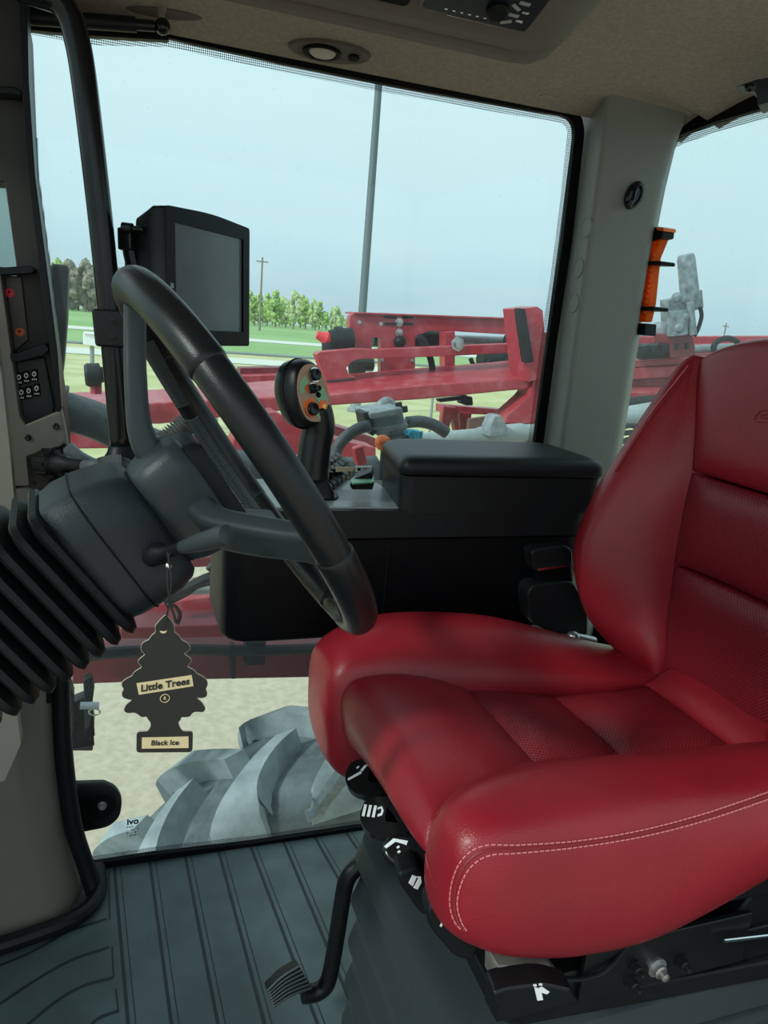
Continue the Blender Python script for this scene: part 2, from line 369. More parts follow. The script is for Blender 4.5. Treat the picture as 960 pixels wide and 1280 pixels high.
# oval dimple in the headliner, front
# window in the right side: pane, black border with its row of dots
W1 = [aY(x, y, YR) for x, y in [(20, 30), (110, 47), (210, 50), (345, 80), (480, 107), (600, 129), (717, 149), (700, 300), (681, 430), (664, 562), (640, 760), (612, 1010), (440, 1031), (320, 1049), (190, 1064), (98, 1078), (74, 985), (58, 890), (78, 545), (55, 330), (38, 200)]]
w2 = [(p.x, p.z) for p in W1]
rad = [.0, 0, 0, 0, 0, 0, .035, 0, 0, 0, 0, .03, 0, 0, 0, .02, .0, 0, 0, 0, 0]
win_i = rpoly(w2, rad); win_o = offset2(win_i, .018)
def at(pts2, Y): return [V((x, Y, z)) for x, z in pts2]
b = MB(); b.prism(at(win_o, YR+.004), (0, .005, 0)); win1 = struct('window_1', b, GL1, smooth=0)
b = ringplate(at(offset2(win_i, .022), YR-.012), at(win_i, YR-.012), (0, .012, 0)); struct('window_frame', b, BLKD, win1, smooth=30)
b = ringplate(at(offset2(win_i, .002), YR-.001), at(offset2(win_i, -.011), YR-.001), (0, .0004, 0)); struct('border_dots', b, dots('frit_dots_side', (radians(90), 0, 0)), win1, smooth=0)
q = aY(166, 1027, YR+.002); text('glass_marking', 'ivo', .020, q, (1, 0, 0), (0, 0, 1), BLKM, win1, bold=.0006)
for i in range(4): text('glass_marking', ('=== ---', '-- = - =', '= -- = -', '- === -')[i], .009, q+V((0, 0, -.013-.007*i)), (1, 0, 0), (0, 0, 1), BLKM, win1)
# rear window
WR = [(-.0, 1.655), (.9, 1.650), (1.22, 1.606), (1.35, 1.607), (1.48, 1.600), (1.530, 1.55), (1.530, .50), (.0, .50)]
wr_i = rpoly(WR, [.03, 0, 0, 0, .05, 0, .03, .03]); 
def atx(pts2, X): return [V((X, y, z)) for y, z in pts2]
b = MB(); b.prism(atx(offset2(wr_i, .02), XR+.004), (.005, 0, 0)); win2 = struct('window_2', b, GL2, smooth=0)
b = ringplate(atx(offset2(wr_i, .035), XR-.012), atx(wr_i, XR-.012), (.014, 0, 0)); struct('window_frame', b, BLKD, win2, smooth=30)
b = ringplate(atx(offset2(wr_i, .002), XR-.001), atx(offset2(wr_i, -.016), XR-.001), (.0004, 0, 0)); struct('border_dots', b, dots('frit_dots_rear', (0, radians(90), 0)), win2, smooth=0)
b = MB(); b.box((XR-.01, -.05, -.05), (XR+.04, 1.54, .47)); struct('wall_rear', b, BLK)
# windshield, front wall
b = MB(); b.box((XF, -.05, .55), (XF+.006, 1.42, 1.68)); struct('window_3', b, GL3, smooth=0)
b = MB(); b.box((XF-.03, -.05, -.05), (XF+.01, 1.46, .55)); struct('wall_front', b, TAUD)

# rear right pillar
secs = []
for z, fx, fw_ in ((-.02, 0, 0), (.6, 0, 0), (1.2, 0, 0), (1.40, .000, .002), (1.50, .003, .010), (1.58, .010, .024), (1.64, .012, .050), (1.70, .015, .085)):
    lean = .0
    P = rpoly([(.908, 1.482), (.904, 1.445), (.899, 1.403), (1.043+fw_, 1.400), (1.108+fw_*.6, 1.47), (1.112, 1.535), (.905, 1.535)], [.003, .0, .014, .016, .0, .01, .01], 6)
    secs.append([V((x+lean, y, z)) for x, y in P])
b = MB(); b.loft(secs); tr1 = struct('trim_1', b, PILL, smooth=40)
for (px, py, ry) in ((735, 285, .021), (725, 335, .020), (719, 379, .020)):     # round blanking plugs in the reveal
    c = aX(px, py, .897); 
    nrm = V((-1, .1, 0)).normalized()
    c = aX(px, py, .9045)
    b = MB(); b.lathe(c-nrm*.004, nrm, [(0, ry), (.0078, ry), (.0086, ry*.94), (.0078, ry*.9), (.0078, 0)], 28); b.build('blanking_plug', PILL, tr1, smooth=30, kind='structure')
# front right pillar, dark, and the casing at its foot
b = MB(); P = [(20, -40), (33, 30), (40, 200), (57, 330), (72, 450), (84, 548), (84, 640), (64, 880), (-60, 900), (-60, 436), (25, 432), (21, 330), (8, 225), (-60, 222), (-90, -60)]
b.prism(aYs(P, 1.40), (0, .105, 0)); struct('trim_2', b, BLKD, bevel=.004)
b = MB(); b.box((-.50, 1.475, .95), (-.12, 1.48, 1.42)); struct('window_4', b, glass('tinted_corner_glass', (.52, .62, .60), .01, .02), smooth=0)
secs = []
for z, xr, xl, yn in ((-.0, -.060, -.36, 1.335), (.05, -.070, -.36, 1.345), (.16, -.092, -.36, 1.36), (.30, -.104, -.36, 1.365), (.42, -.108, -.36, 1.365), (.60, -.106, -.36, 1.365)):
    P = rpoly([(xr, 1.47), (xr-.012, 1.40), (xr-.05, yn), (xl, yn-.05), (xl, 1.47)], [.0, .02, .05, .02, 0], 6)
    secs.append([V((x, y, z)) for x, y in P])
b = MB(); b.loft(secs); tr3 = struct('trim_3', b, TAUD, smooth=50)
b = MB(); b.tube(crom([(-.098, 1.43, .62), (-.100, 1.425, .42), (-.096, 1.42, .30), (-.082, 1.415, .16), (-.058, 1.41, .06), (-.045, 1.40, .012)], 24), .017, 12); struct('pillar_seal', b, RUB, tr3)
b = MB(); b.tube(crom([(-.04, 1.465, .014), (-.035, 1.40, .014), (-.060, 1.345, .014), (-.12, 1.315, .014), (-.24, 1.285, .014), (-.36, 1.26, .014)], 26), .016, 10); struct('floor_lip', b, RUB, tr3)
# upholstered side of the dash, far left
b = MB(); P = rpoly([(-60, 380), (-10, 392), (2, 470), (12, 560), (20, 650), (22, 720), (22, 800), (20, 880), (26, 930), (6, 975), (-60, 1010)], .02, 4)
b.prism(aYs(P, 1.26), (0, .03, 0)); struct('trim_4', b, TAUP, smooth=30, bevel=.008, seg=3)

# ================================================================== OUTSIDE: ground and distance
GZ = -1.9
b = MB(); b.box((-40, -60, GZ-.3), (40, 9.2, GZ))
struct('ground', b, mat('pale_gravel', (.42, .35, .245), .9, bump=.9, bscale=26, col2=(.52, .44, .325), vscale=16, detail=8), smooth=0)
b = MB(); b.add([(-300, 9.2, GZ-.01), (400, 9.2, GZ-.01), (400, 60, GZ-.01), (-300, 60, GZ-.01)], [(0, 1, 2, 3)])
struct('field', b, mat('dry_lawn', (.40, .40, .17), .95, col2=(.52, .50, .27), vscale=.5, detail=8, v0=.4, v1=.6), smooth=0)
b = MB(); b.add([(-500, 60, GZ-.012), (700, 60, GZ-.012), (700, 330, GZ-.012), (-500, 330, GZ-.012)], [(0, 1, 2, 3)])
struct('field_green', b, mat('green_crop', (.19, .33, .10), .95, col2=(.28, .40, .16), vscale=.05, detail=6), smooth=0)
for y0, y1, m in ((48, 54, mat('pale_track', (.60, .60, .52), .9)), (88, 98, MATS['pale_track'])):
    b = MB(); b.add([(-300, y0, GZ+.02), (500, y0, GZ+.02), (500, y1, GZ+.02), (-300, y1, GZ+.02)], [(0, 1, 2, 3)]); struct('road', b, m, smooth=0)
# line of trees at the far edge of the field
rng = random.Random(3)
LEAFS = [mat('spring_leaves', (.30, .42, .12), .9, var=.3, vscale=1.2), mat('pale_leaves', (.40, .47, .22), .9, var=.3, vscale=1.2), mat('bare_twigs', (.24, .215, .165), .9, var=.25, vscale=1.2)]
BARK = mat('grey_bark', (.22, .19, .16), .9)
def tree_proto(k):
    t = thing('tree', 'tree', 'tree', (0, 0, 0)); r = random.Random(20+k)
    h = 8.5; b = MB(); b.tube([(0, 0, 0), (.1, 0, h*.5), (0, .05, h*.9)], [.22, .15, .04], 6); 
    for j in range(6):
        a = r.random()*6.3; z = h*(.3+.08*j); b.tube([(0, 0, z), (cos(a)*1.1, sin(a)*1.1, z+1.5)], [.08, .02], 5)
    b.build('trunk', BARK, t)
    b = MB()
    nblob = 26
    for j in range(nblob):
        a = r.random()*6.3; q = r.random(); z = h*((.10 if k == 2 else .16)+.87*q); rad_ = (1.9*sin(pi*min(1, .15+q*.8)))*sqrt(r.random())
        s = .45+.55*r.random()
        b.ell((cos(a)*rad_, sin(a)*rad_, z), (s*.75, s*.75, s*1.1), 6, 4)
    for i in range(len(b.v)):
        b.v[i] = b.v[i]+V((r.uniform(-.16, .16), r.uniform(-.16, .16), r.uniform(-.16, .16)))
    b.build('crown', LEAFS[k], t, smooth=0)
    return t
TLAB = ['leafy green tree in the treeline beyond the field', 'pale budding tree in the treeline beyond the field', 'bare brownish tree in the far treeline beside the front pillar']
protos = [tree_proto(k) for k in range(3)]
for k in range(3): protos[k]['label'] = TLAB[k]; protos[k]['group'] = ('green trees of the far treeline', 'pale trees of the far treeline', 'bare trees of the far treeline')[k]
used = [False]*3
cells = [(x, 245) for x in range(58, 158, 5)] + [(x, 235) for x in range(294, 445, 5)] + [(x, 235) for x in range(452, 478, 12)] + [(x, 200) for x in (868, 890, 922, 938, 952)]
for i, (px, Y) in enumerate(cells):
    k = 2 if px < 160 and rng.random() < .8 else (0 if rng.random() < .6 else 1)
    if px < 160: k = 2 if px > 80 else 0
    o = protos[k] if not used[k] else copy_tree(protos[k]); used[k] = True
    Y += ((i*7) % 5-2)*13+rng.uniform(-4, 4); p = aY(px+rng.uniform(-2, 2), 400, Y)
    o.location = (p.x, Y, GZ-.01); sc = rng.uniform(.85, 1.25)*(1.25 if px < 160 else (.85 if px < 600 else .35)); 
    if 400 < px < 480: sc *= .72
    o.scale = (sc*1.2, sc*1.2, sc); o.rotation_euler = (0, 0, rng.random()*6)
# posts
t = thing('light_pole', 'tall grey light pole rising behind the red boom', 'pole', (aY(452, 390, 26).x, 26, GZ))
b = MB(); x = aY(463, 250, 26).x
b.lathe((x, 26, GZ), (0, 0, 1), [(0, .15), (6, .135), (15, .10)], 12); b.build('shaft', mat('pole_grey', (.09, .12, .135), .5), t)
b = MB(); b.lathe((x, 26, GZ), (0, 0, 1), [(0, .3), (.12, .3), (.16, .2), (.5, .17)], 12); b.build('base', OGRY, t)
t = thing('utility_pole', 'thin utility pole far off against the treeline', 'pole', (aY(325, 400, 150).x, 150, GZ))
x = aY(326, 372, 150).x; b = MB(); b.lathe((x, 150, GZ), (0, 0, 1), [(0, .22), (13.5, .16)], 8); b.build('shaft', BARK, t)
b = MB(); b.box((x-1.1, 149.9, GZ+12.6), (x+1.1, 150.1, GZ+12.8)); b.build('cross_arm', BARK, t)
t = thing('utility_pole', 'tiny utility pole on the skyline through the rear window', 'pole', (aY(905, 430, 150).x, 150, GZ))
x = aY(905, 420, 150).x; b = MB(); b.lathe((x, 150, GZ), (0, 0, 1), [(0, .22), (10, .16)], 8); b.build('shaft', BARK, t)
b = MB(); b.box((x-.9, 149.9, GZ+9.2), (x+.9, 150.1, GZ+9.4)); b.build('cross_arm', BARK, t)
# pipe fence with a white sign in the yard
Yf = 20
t = thing('pipe_fence', 'thin pale pipe fence crossing the lawn behind the boom', 'fence', (0, Yf, GZ))
zt = aY(95, 428, Yf).z
b = MB(); b.cyl((aY(20, 428, Yf).x, Yf, zt), (aY(700, 470, Yf).x, Yf, zt), .035, 8); b.build('rail', OGRY, t)
for k in range(9):
    x = aY(115, 440, Yf).x+(k-1)*3.0
    b = MB(); b.cyl((x, Yf, GZ), (x, Yf, zt+.02), .04, 8); b.build('fence_post', OGRY, t)
t = thing('equipment_box', 'white box on the lawn fence left of the steering wheel', 'box', tuple(aY(118, 425, 19.6)))
P = aYs([(104, 417), (127, 419), (127, 434), (104, 431)], 19.5); b = MB(); b.prism(P, (0, .35, 0)); b.build('case', WHT, t, bevel=.02)
P = aYs([(104, 415), (128, 417), (128, 419.5), (104, 417.5)], 19.45); b = MB(); b.prism(P, (0, .45, 0)); b.build('lid', WHT, t, bevel=.02)
c = aY(115, 434, 19.65); b = MB(); b.cyl((c.x, 19.66, GZ), (c.x, 19.66, c.z+.02), .05, 8); b.build('box_post', OGRY, t)

# ================================================================== THE SEAT
seat = thing('driver_seat', 'red leather tractor seat with perforated inserts facing the steering wheel', 'seat', (.60, .81, 0))
def loft_smooth(rings, na, nr):
    """rings of equal point count -> dense smooth rings"""
    dense = [crom(r, nr, True) for r in rings]
    cols = [crom([d[j] for d in dense], na) for j in range(nr)]
    return [[cols[j][i] for j in range(nr)] for i in range(na)]
def closed_ends(R):
    c0 = sum(R[0], V())/len(R[0]); c1 = sum(R[-1], V())/len(R[-1])
    return [[c0+(p-c0)*.02 for p in R[0]]]+R+[[c1+(p-c1)*.02 for p in R[-1]]]
def cast(key, x, y, lift=.0):
    d = ray(x, y).normalized(); h = SURF[key].ray_cast(CAM, d)
    if h[0] is None:
        h = SURF[key].find_nearest(CAM+d*.95); return h[0]+h[1]*lift
    n = h[1]
    if n.dot(d) > 0: n = -n
    return h[0]+n*lift
# near bolster: rings in (Y,z) for stations along X
def nb(x, pts): return [V((x if x > .5 or pts[0][0] > .8 else .5-(.5-x)*.875, y, z)) for y, z in pts]
def lean_ring(pts3): return [V(p) for p in pts3]
near_rings = [
    nb(.272, [(.612, .625), (.612, .655), (.600, .672), (.585, .676), (.570, .668), (.563, .650), (.566, .625), (.590, .612)]),
    nb(.281, [(.622, .600), (.624, .668), (.606, .696), (.583, .702), (.557, .690), (.546, .655), (.552, .606), (.588, .588)]),
    nb(.310, [(.640, .575), (.643, .676), (.616, .712), (.584, .718), (.548, .703), (.534, .655), (.545, .588), (.590, .566)]),
    nb(.360, [(.660, .560), (.664, .676), (.628, .717), (.588, .722), (.545, .705), (.528, .640), (.542, .566), (.600, .546)]),
    nb(.450, [(.690, .548), (.692, .668), (.640, .716), (.592, .722), (.545, .704), (.526, .630), (.542, .548), (.610, .532)]),
    nb(.560, [(.700, .548), (.696, .662), (.640, .710), (.592, .716), (.545, .700), (.526, .630), (.542, .550), (.610, .536)]),
    nb(.680, [(.700, .575), (.694, .662), (.636, .706), (.590, .710), (.545, .696), (.527, .645), (.545, .588), (.610, .572)]),
    nb(.780, [(.700, .610), (.694, .664), (.636, .704), (.590, .706), (.548, .694), (.532, .660), (.552, .628), (.610, .610)]),
    nb(.850, [(.690, .635), (.684, .668), (.640, .696), (.600, .698), (.566, .690), (.556, .670), (.570, .650), (.620, .640)]),
]
R = loft_smooth(near_rings, 60, 44); b = MB(); b.loft(closed_ends(R)); keep('nb', b)
nbo = b.build('side_bolster', LEA, seat, smooth=180); nbo['label'] = 'near side bolster with double stitched seam'
far_rings = [
    nb(.285, [(.955, .60), (.960, .655), (.990, .668), (1.03, .662), (1.06, .640), (1.064, .610), (1.05, .58), (1.00, .57)]),
    nb(.295, [(.945, .560), (.945, .668), (.980, .694), (1.035, .690), (1.085, .660), (1.092, .60), (1.075, .545), (1.00, .53)]),
    nb(.325, [(.938, .53), (.936, .672), (.975, .715), (1.035, .716), (1.092, .680), (1.104, .60), (1.08, .515), (1.00, .50)]),
    nb(.390, [(.932, .52), (.930, .668), (.972, .722), (1.035, .733), (1.095, .698), (1.110, .61), (1.08, .515), (1.00, .50)]),
    nb(.480, [(.930, .53), (.926, .662), (.968, .714), (1.032, .733), (1.095, .700), (1.110, .62), (1.08, .53), (1.00, .51)]),
    nb(.580, [(.930, .55), (.922, .658), (.960, .700), (1.028, .722), (1.092, .692), (1.106, .63), (1.08, .56), (1.00, .54)]),
    nb(.680, [(.930, .58), (.914, .656), (.955, .682), (1.020, .696), (1.080, .676), (1.095, .63), (1.075, .58), (1.00, .57)]),
    nb(.780, [(.930, .60), (.905, .654), (.950, .664), (1.010, .668), (1.065, .655), (1.08, .63), (1.06, .60), (1.00, .60)]),
    nb(.850, [(.930, .61), (.905, .648), (.950, .655), (1.000, .655), (1.045, .645), (1.055, .63), (1.04, .61), (1.00, .61)]),
]
R = loft_smooth(far_rings, 50, 40); b = MB(); b.loft(closed_ends(R)); keep('fb', b)
fbo = b.build('side_bolster', LEA, seat, smooth=180); fbo['label'] = 'far side bolster against the armrest console'
# sewn panels: grid of control points, puffed between its seams
def panel(name, ctl, m, nu, nv, h, skirt, parent=seat, pw=4.0, key=None):
    rows = [crom(r, nv) for r in ctl]
    G = [[None]*nv for _ in range(nu)]
    for j in range(nv):
        c = crom([r[j] for r in rows], nu)
        for i in range(nu): G[i][j] = c[i]
    Nn = [[None]*nv for _ in range(nu)]
    for i in range(nu):
        for j in range(nv):
            a = G[min(i+1, nu-1)][j]-G[max(i-1, 0)][j]; c = G[i][min(j+1, nv-1)]-G[i][max(j-1, 0)]; Nn[i][j] = a.cross(c).normalized()
    sg = 1 if Nn[nu//2][nv//2].dot(CAM-G[nu//2][nv//2]) > 0 else -1
    out = []
    for i in range(nu):
        r = []
        for j in range(nv):
            u = abs(2*i/(nu-1)-1); v = abs(2*j/(nv-1)-1)
            r.append(G[i][j]+Nn[i][j]*sg*h*((1-u**pw)*(1-v**pw)))
        out.append(r)
    out = [[p-Nn[0][j]*sg*skirt for j, p in enumerate(out[0])]]+out+[[p-Nn[-1][j]*sg*skirt for j, p in enumerate(out[-1])]]
    for i, r in enumerate(out):
        k = min(max(i-1, 0), nu-1)
        r.insert(0, r[0]-Nn[k][0]*sg*skirt); r.append(r[-1]-Nn[k][-1]*sg*skirt)
    b = MB(); b.grid(out)
    if key: keep(key, b)
    o = b.build(name, m, parent, smooth=180); return o
def zr(x, z, ya, yb, n=5, sag=0): return [V((x, ya+(yb-ya)*i/(n-1), z-sag*(1-(2*i/(n-1)-1)**2))) for i in range(n)]
def fr_row(x, z, drop, ya, yb, n=7): return [V((x, ya+(yb-ya)*i/(n-1), z-drop*(i/(n-1))**2.2)) for i in range(n)]
th = panel('thigh_panel', [zr(.492, .655, .690, .935), zr(.44, .672, .672, .936, sag=-.003), zr(.38, .684, .652, .936, sag=-.004), zr(.325, .680, .632, .938, sag=-.004), fr_row(.306, .662, .0, .616, .945), fr_row(.304, .646, .014, .610, .948), fr_row(.318, .634, .054, .606, .950), fr_row(.36, .626, .062, .606, .950)], LEA, 46, 30, .008, .03, pw=6, key='th')
p1 = panel('perforated_insert', [zr(.490, .652, .692, .936), zr(.53, .650, .692, .922), zr(.575, .649, .691, .908), zr(.621, .648, .690, .894)], PERF, 30, 30, .019, .028, pw=2.6, key='p1')
p2 = panel('perforated_insert', [zr(.623, .648, .690, .894), zr(.67, .647, .688, .894), zr(.73, .647, .684, .893), zr(.792, .650, .676, .892)], PERF, 30, 30, .019, .028, pw=2.6, key='p2')
p3 = panel('rear_roll', [zr(.794, .650, .660, .905), zr(.83, .668, .655, .905), zr(.88, .690, .65, .91), zr(.95, .70, .65, .93)], LEA, 20, 30, .012, .02, pw=4)
b = MB(); b.loft([rpoly([], 0)] if 0 else [[V((x, y, z)) for x, y in rpoly([(.37, .60), (.84, .58), (.86, 1.05), (.37, 1.05)], .05)] for z in (.525, .56, .615)]); b.build('seat_pan', BLK, seat, bevel=.006)
# backrest: two wings, upper panel, two perforated panels, back shell
def mirr(p): return V((p.x, 1.62-p.y, p.z))
wing_far = [  # per level z: seam, mid, front ridge, outer, back outer, back inner
    [(.835, .915, .655), (.835, .945, .640), (.850, .985, .630), (.885, 1.02, .635), (.95, 1.01, .645), (.93, .93, .655)],
    [(.838, .922, .690), (.810, .955, .680), (.795, 1.005, .672), (.840, 1.045, .672), (.95, 1.03, .68), (.95, .93, .69)],
    [(.846, .936, .735), (.785, .975, .730), (.752, 1.020, .722), (.800, 1.065, .722), (.94, 1.05, .73), (.96, .93, .735)],
    [(.850, .946, .790), (.772, .985, .792), (.728, 1.025, .788), (.772, 1.075, .788), (.94, 1.06, .79), (.96, .93, .79)],
    [(.854, .954, .845), (.775, .990, .850), (.726, 1.028, .852), (.765, 1.078, .850), (.94, 1.06, .85), (.96, .93, .85)],
    [(.862, .960, .910), (.795, .992, .918), (.752, 1.030, .926), (.785, 1.075, .926), (.945, 1.06, .92), (.965, .93, .91)],
    [(.868, .966, .980), (.822, .997, .990), (.790, 1.030, 1.000), (.815, 1.068, 1.000), (.95, 1.05, .99), (.97, .93, .98)],
    [(.876, .986, 1.060), (.853, 1.008, 1.070), (.832, 1.033, 1.078), (.850, 1.060, 1.078), (.955, 1.045, 1.07), (.975, .94, 1.06)],
    [(.886, 1.012, 1.130), (.878, 1.022, 1.136), (.868, 1.036, 1.140), (.880, 1.050, 1.140), (.96, 1.04, 1.135), (.98, .95, 1.13)],
    [(.893, 1.020, 1.160), (.892, 1.026, 1.162), (.890, 1.032, 1.163), (.897, 1.038, 1.163), (.96, 1.03, 1.16), (.98, .96, 1.155)],
]
wf = [[V(p) for p in r] for r in wing_far]
R = loft_smooth(wf, 60, 36); b = MB(); b.loft(closed_ends(R)); keep('wf', b); o = b.build('backrest_wing', LEA, seat, smooth=180); o['label'] = 'far wing of the backrest'
b = MB(); b.loft(closed_ends(loft_smooth([[mirr(p) for p in r] for r in wf], 60, 36))); o = b.build('backrest_wing', LEA, seat, smooth=180); o['label'] = 'near wing of the backrest'
def br(z, x, hw, n=7, dip=.012): return [V((x+dip*(1-(2*i/(n-1)-1)**2), .81-hw+2*hw*i/(n-1), z)) for i in range(n)]
def brs(z, x, hw, arch, n=7, dip=.012): return [V((x+dip*(1-(2*i/(n-1)-1)**2), .81-hw+2*hw*i/(n-1), z+arch*(1-(2*i/(n-1)-1)**2))) for i in range(n)]
panel('upper_back_panel', [brs(.985, .868, .158, -.004), brs(1.03, .872, .168, .0), brs(1.09, .879, .188, .01), brs(1.14, .887, .205, .022), brs(1.158, .896, .209, .032), brs(1.163, .93, .205, .034)], LEA, 34, 40, .012, .03, pw=8, key='ub')
panel('perforated_back_panel', [brs(.835, .853, .142, 0), brs(.88, .857, .148, 0), brs(.94, .863, .154, 0), brs(.981, .868, .157, -.004)], PERFB, 30, 40, .020, .03, pw=4, key='pb1')
panel('perforated_back_panel', [brs(.655, .838, .107, 0), brs(.71, .843, .118, 0), brs(.77, .849, .132, 0), brs(.831, .853, .141, 0)], PERFB, 30, 40, .021, .03, pw=4, key='pb2')
b = MB(); b.loft([[V((x+.02, y, z)) for x, y in rpoly([(.90, .61), (1.0, .66), (1.0, .96), (.90, 1.01)], .03)] for z in (.60, .70, .95, 1.10)]+[[V((x+.02, y, 1.145)) for x, y in rpoly([(.90, .64), (.97, .68), (.97, .94), (.90, .98)], .03)]]); b.build('back_shell', BLK, seat, smooth=60)
# welts, seams and stitching laid on the leather
def seam(name, key, px, r, m, n=60, lift=.0006, parent=None):
    P = crom([V((x, y, 0)) for x, y in px], n)
    Q = [cast(key, p.x, p.y, lift) for p in P]
    b = MB(); b.tube(Q, r, 6); return b.build(name, m, parent or seat)
def stitches(name, key, px, parent, n=70, ln=.55, r=.00085):
    P = crom([V((x, y, 0)) for x, y in px], n*6+1); Q = [cast(key, p.x, p.y, .0009) for p in P]; b = MB()
    d = [0]
    for i in range(1, len(Q)): d.append(d[-1]+(Q[i]-Q[i-1]).length)
    step = .0062; s = 0; i = 0
    def pt(s):
        for k in range(1, len(d)):
            if d[k] >= s: f = (s-d[k-1])/max(1e-9, d[k]-d[k-1]); return Q[k-1].lerp(Q[k], f)
        return Q[-1]
    while s < d[-1]-step:
        b.tube([pt(s), pt(s+step*.7)], r, 5); s += step
    o = b.build(name, STI, parent); return o
s1 = [(962, 990), (880, 1017), (800, 1038), (720, 1051), (650, 1056), (605, 1057), (580, 1072), (567, 1098), (563, 1128), (568, 1150), (578, 1163)]
s2 = [(962, 999), (880, 1026), (800, 1046), (720, 1059), (650, 1066), (612, 1069), (590, 1082), (577, 1104), (572, 1130), (577, 1152), (586, 1166)]
smid = [(a[0]*.5+c[0]*.5, a[1]*.5+c[1]*.5) for a, c in zip(s1, s2)]
seam('seam_welt', 'nb', smid, .0016, PIP, lift=.0002, parent=nbo)
stitches('stitching', 'nb', s1, nbo); stitches('stitching', 'nb', s2, nbo)
seam('edge_welt', 'nb', [(547, 1113), (536, 1085), (531, 1055), (536, 1032), (550, 1015)], .0009, PIP, lift=.0003, parent=nbo)
seam('edge_welt', 'wf', [(770, 590), (795, 550), (820, 515), (845, 484), (864, 459)], .0016, PIP, lift=.0008)
seam('edge_welt', 'wf', [(764, 594), (790, 551), (815, 514), (841, 481), (860, 457)], .0009, STI, lift=.0004)
def tri(key, pts, r, name, m, n=26):
    P = crom([V((x, y, 0)) for x, y in pts], n); b = MB(); b.tube([cast(key, p.x, p.y, .0002) for p in P], r, 6); return b.build(name, m, seat)
tri('ub', [(970, 515), (953, 513), (946, 519), (944, 526), (966, 527)], .0014, 'embossed_logo', LEA)
tri('ub', [(968, 519), (957, 518), (951, 521), (967, 523)], .0011, 'embossed_logo', LEA)
# far side: belt buckle on its stalk, black hinge cover
b = MB(); 
P = rpoly([(659, 742), (667, 731), (700, 728), (716, 727), (735, 760), (735, 795), (690, 792), (664, 778)], 6, 4)
b.prism(aYs(P, 1.09), (0, .04, 0)); hc = b.build('hinge_cover', BLK, seat, bevel=.006, seg=3)
b = MB(); b.prism(aYs([(672, 712), (714, 705), (716, 730), (674, 736)], 1.10), (0, .022, 0)); bk = b.build('buckle_stalk', BLKD, seat, bevel=.002)
b = MB(); b.prism(aYs(rpoly([(664, 690), (672, 686), (708, 682), (716, 688), (716, 708), (668, 714)], 4, 4), 1.092), (0, .034, 0)); bb = b.build('belt_buckle', BLK, seat, bevel=.004, seg=3)
b = MB(); b.prism(aYs([(672, 711), (714, 706), (714, 708), (672, 713.5)], 1.088), (0, .01, 0)); b.build('buckle_trim', CHR, bb)
b = MB(); b.cyl(aY(712, 796, 1.07), aY(742, 803, 1.07), .010, 12); b.ell(aY(716, 797, 1.065), .012, 12, 8); b.build('pivot', STEEL, seat)
# levers under the front edge, far to near, and their white pictograms
def handle(px, py, Y, name, w_, h_, tiltpx, hole, sym, d=.024):
    c = aY(px, py, Y)
    ey = V((-.30, -.58, .76)).normalized(); ex = V((.92, -.38, -.02)); ex = (ex-ey*ex.dot(ey)).normalized(); ez = ex.cross(ey).normalized(); ez = ez if ez.z > 0 else -ez
    if ey.dot(CAM-c) < 0: ey = -ey
    pts = rpoly([(-w_, -h_*.2), (-w_*.85, h_*.7), (-w_*.1, h_), (w_*.9, h_*.75), (w_, -h_*.5), (w_*.4, -h_), (-w_*.6, -h_*.8)], h_*.55, 5)
    hp = [(w_*.05, h_*.45), (w_*.45, -h_*.25), (w_*.02, -h_*.1)]
    b = MB()
    if hole:
        k = len(pts); inn = []
        H = rpoly([(w_*.02, h_*.5), (w_*.55, -h_*.2), (w_*.0, -h_*.2)], h_*.12, 5)
        cx, cy = w_*.2, h_*.05
        for p in pts:       # ring from outline to hole
            a = atan2(p[1]-cy, p[0]-cx); best = max(H, key=lambda q: ((q[0]-cx)*cos(a)+(q[1]-cy)*sin(a)))
            inn.append(best)
        O3 = [c+ex*x+ez*y+ey*d*.5 for x, y in pts]; I3 = [c+ex*x+ez*y+ey*d*.5 for x, y in inn]
        rb = ringplate(O3, I3, ey*-d); b = rb
    else: b.prism([c+ex*x+ez*y+ey*d*.5 for x, y in pts], ey*-d)
    o = b.build(name, BLKG, seat, bevel=.007, seg=3)
    b = MB(); b.tube([c-ey*.010, c-ey*.016+V((.07, .03, .01))], .011, 8); b.build('lever_stem', BLKD, o)
    if sym:
        b = MB()
        for poly in sym:
            b.prism([c+ex*(-w_*.46+x*w_*.42)+ez*(h_*.18+y*h_*.45)+ey*(d*.5+.0002) for x, y in poly], ey*.0008)
        b.build('pictogram', WHT, o, smooth=0)
    return o
SEATPIC = [[(-.9, -.8), (.3, .2), (.4, -.05), (-.8, -1)], [(.25, .3), (.6, .9), (.8, .8), (.45, .15)], [(.75, 0.95), (.95, 1.2), (1.05, 1.05), (.85, .8)], [(-.2, .5), (.0, .75), (.1, .65), (-.1, .4)]]
CYLPIC = [[(-1, -.6), (-.9, .6), (-.65, .6), (-.75, -.6)], [(-.55, -.6), (-.45, .6), (-.2, .6), (-.3, -.6)], [(-.1, -.6), (0, .6), (.25, .6), (.15, -.6)], [(.3, .4), (.7, .6), (.9, .2), (.8, -.3), (.4, -.5), (.4, -.25), (.65, -.1), (.7, .2), (.6, .4), (.35, .2)]]
BACKPIC = [[(-1, -.2), (-.3, .8), (.9, .7), (.8, .2), (.6, .3), (-.1, .45), (-.8, -.4)], [(.0, -.1), (.2, .1), (.3, -.1), (.1, -.3)], [(.1, -.6), (.3, -.4), (.4, -.6), (.2, -.8)]]
h1 = handle(461, 975, .86, 'tilt_lever', .033, .027, 0, True, SEATPIC)
h2 = handle(482, 1024, .79, 'suspension_lever', .034, .027, 0, True, CYLPIC)
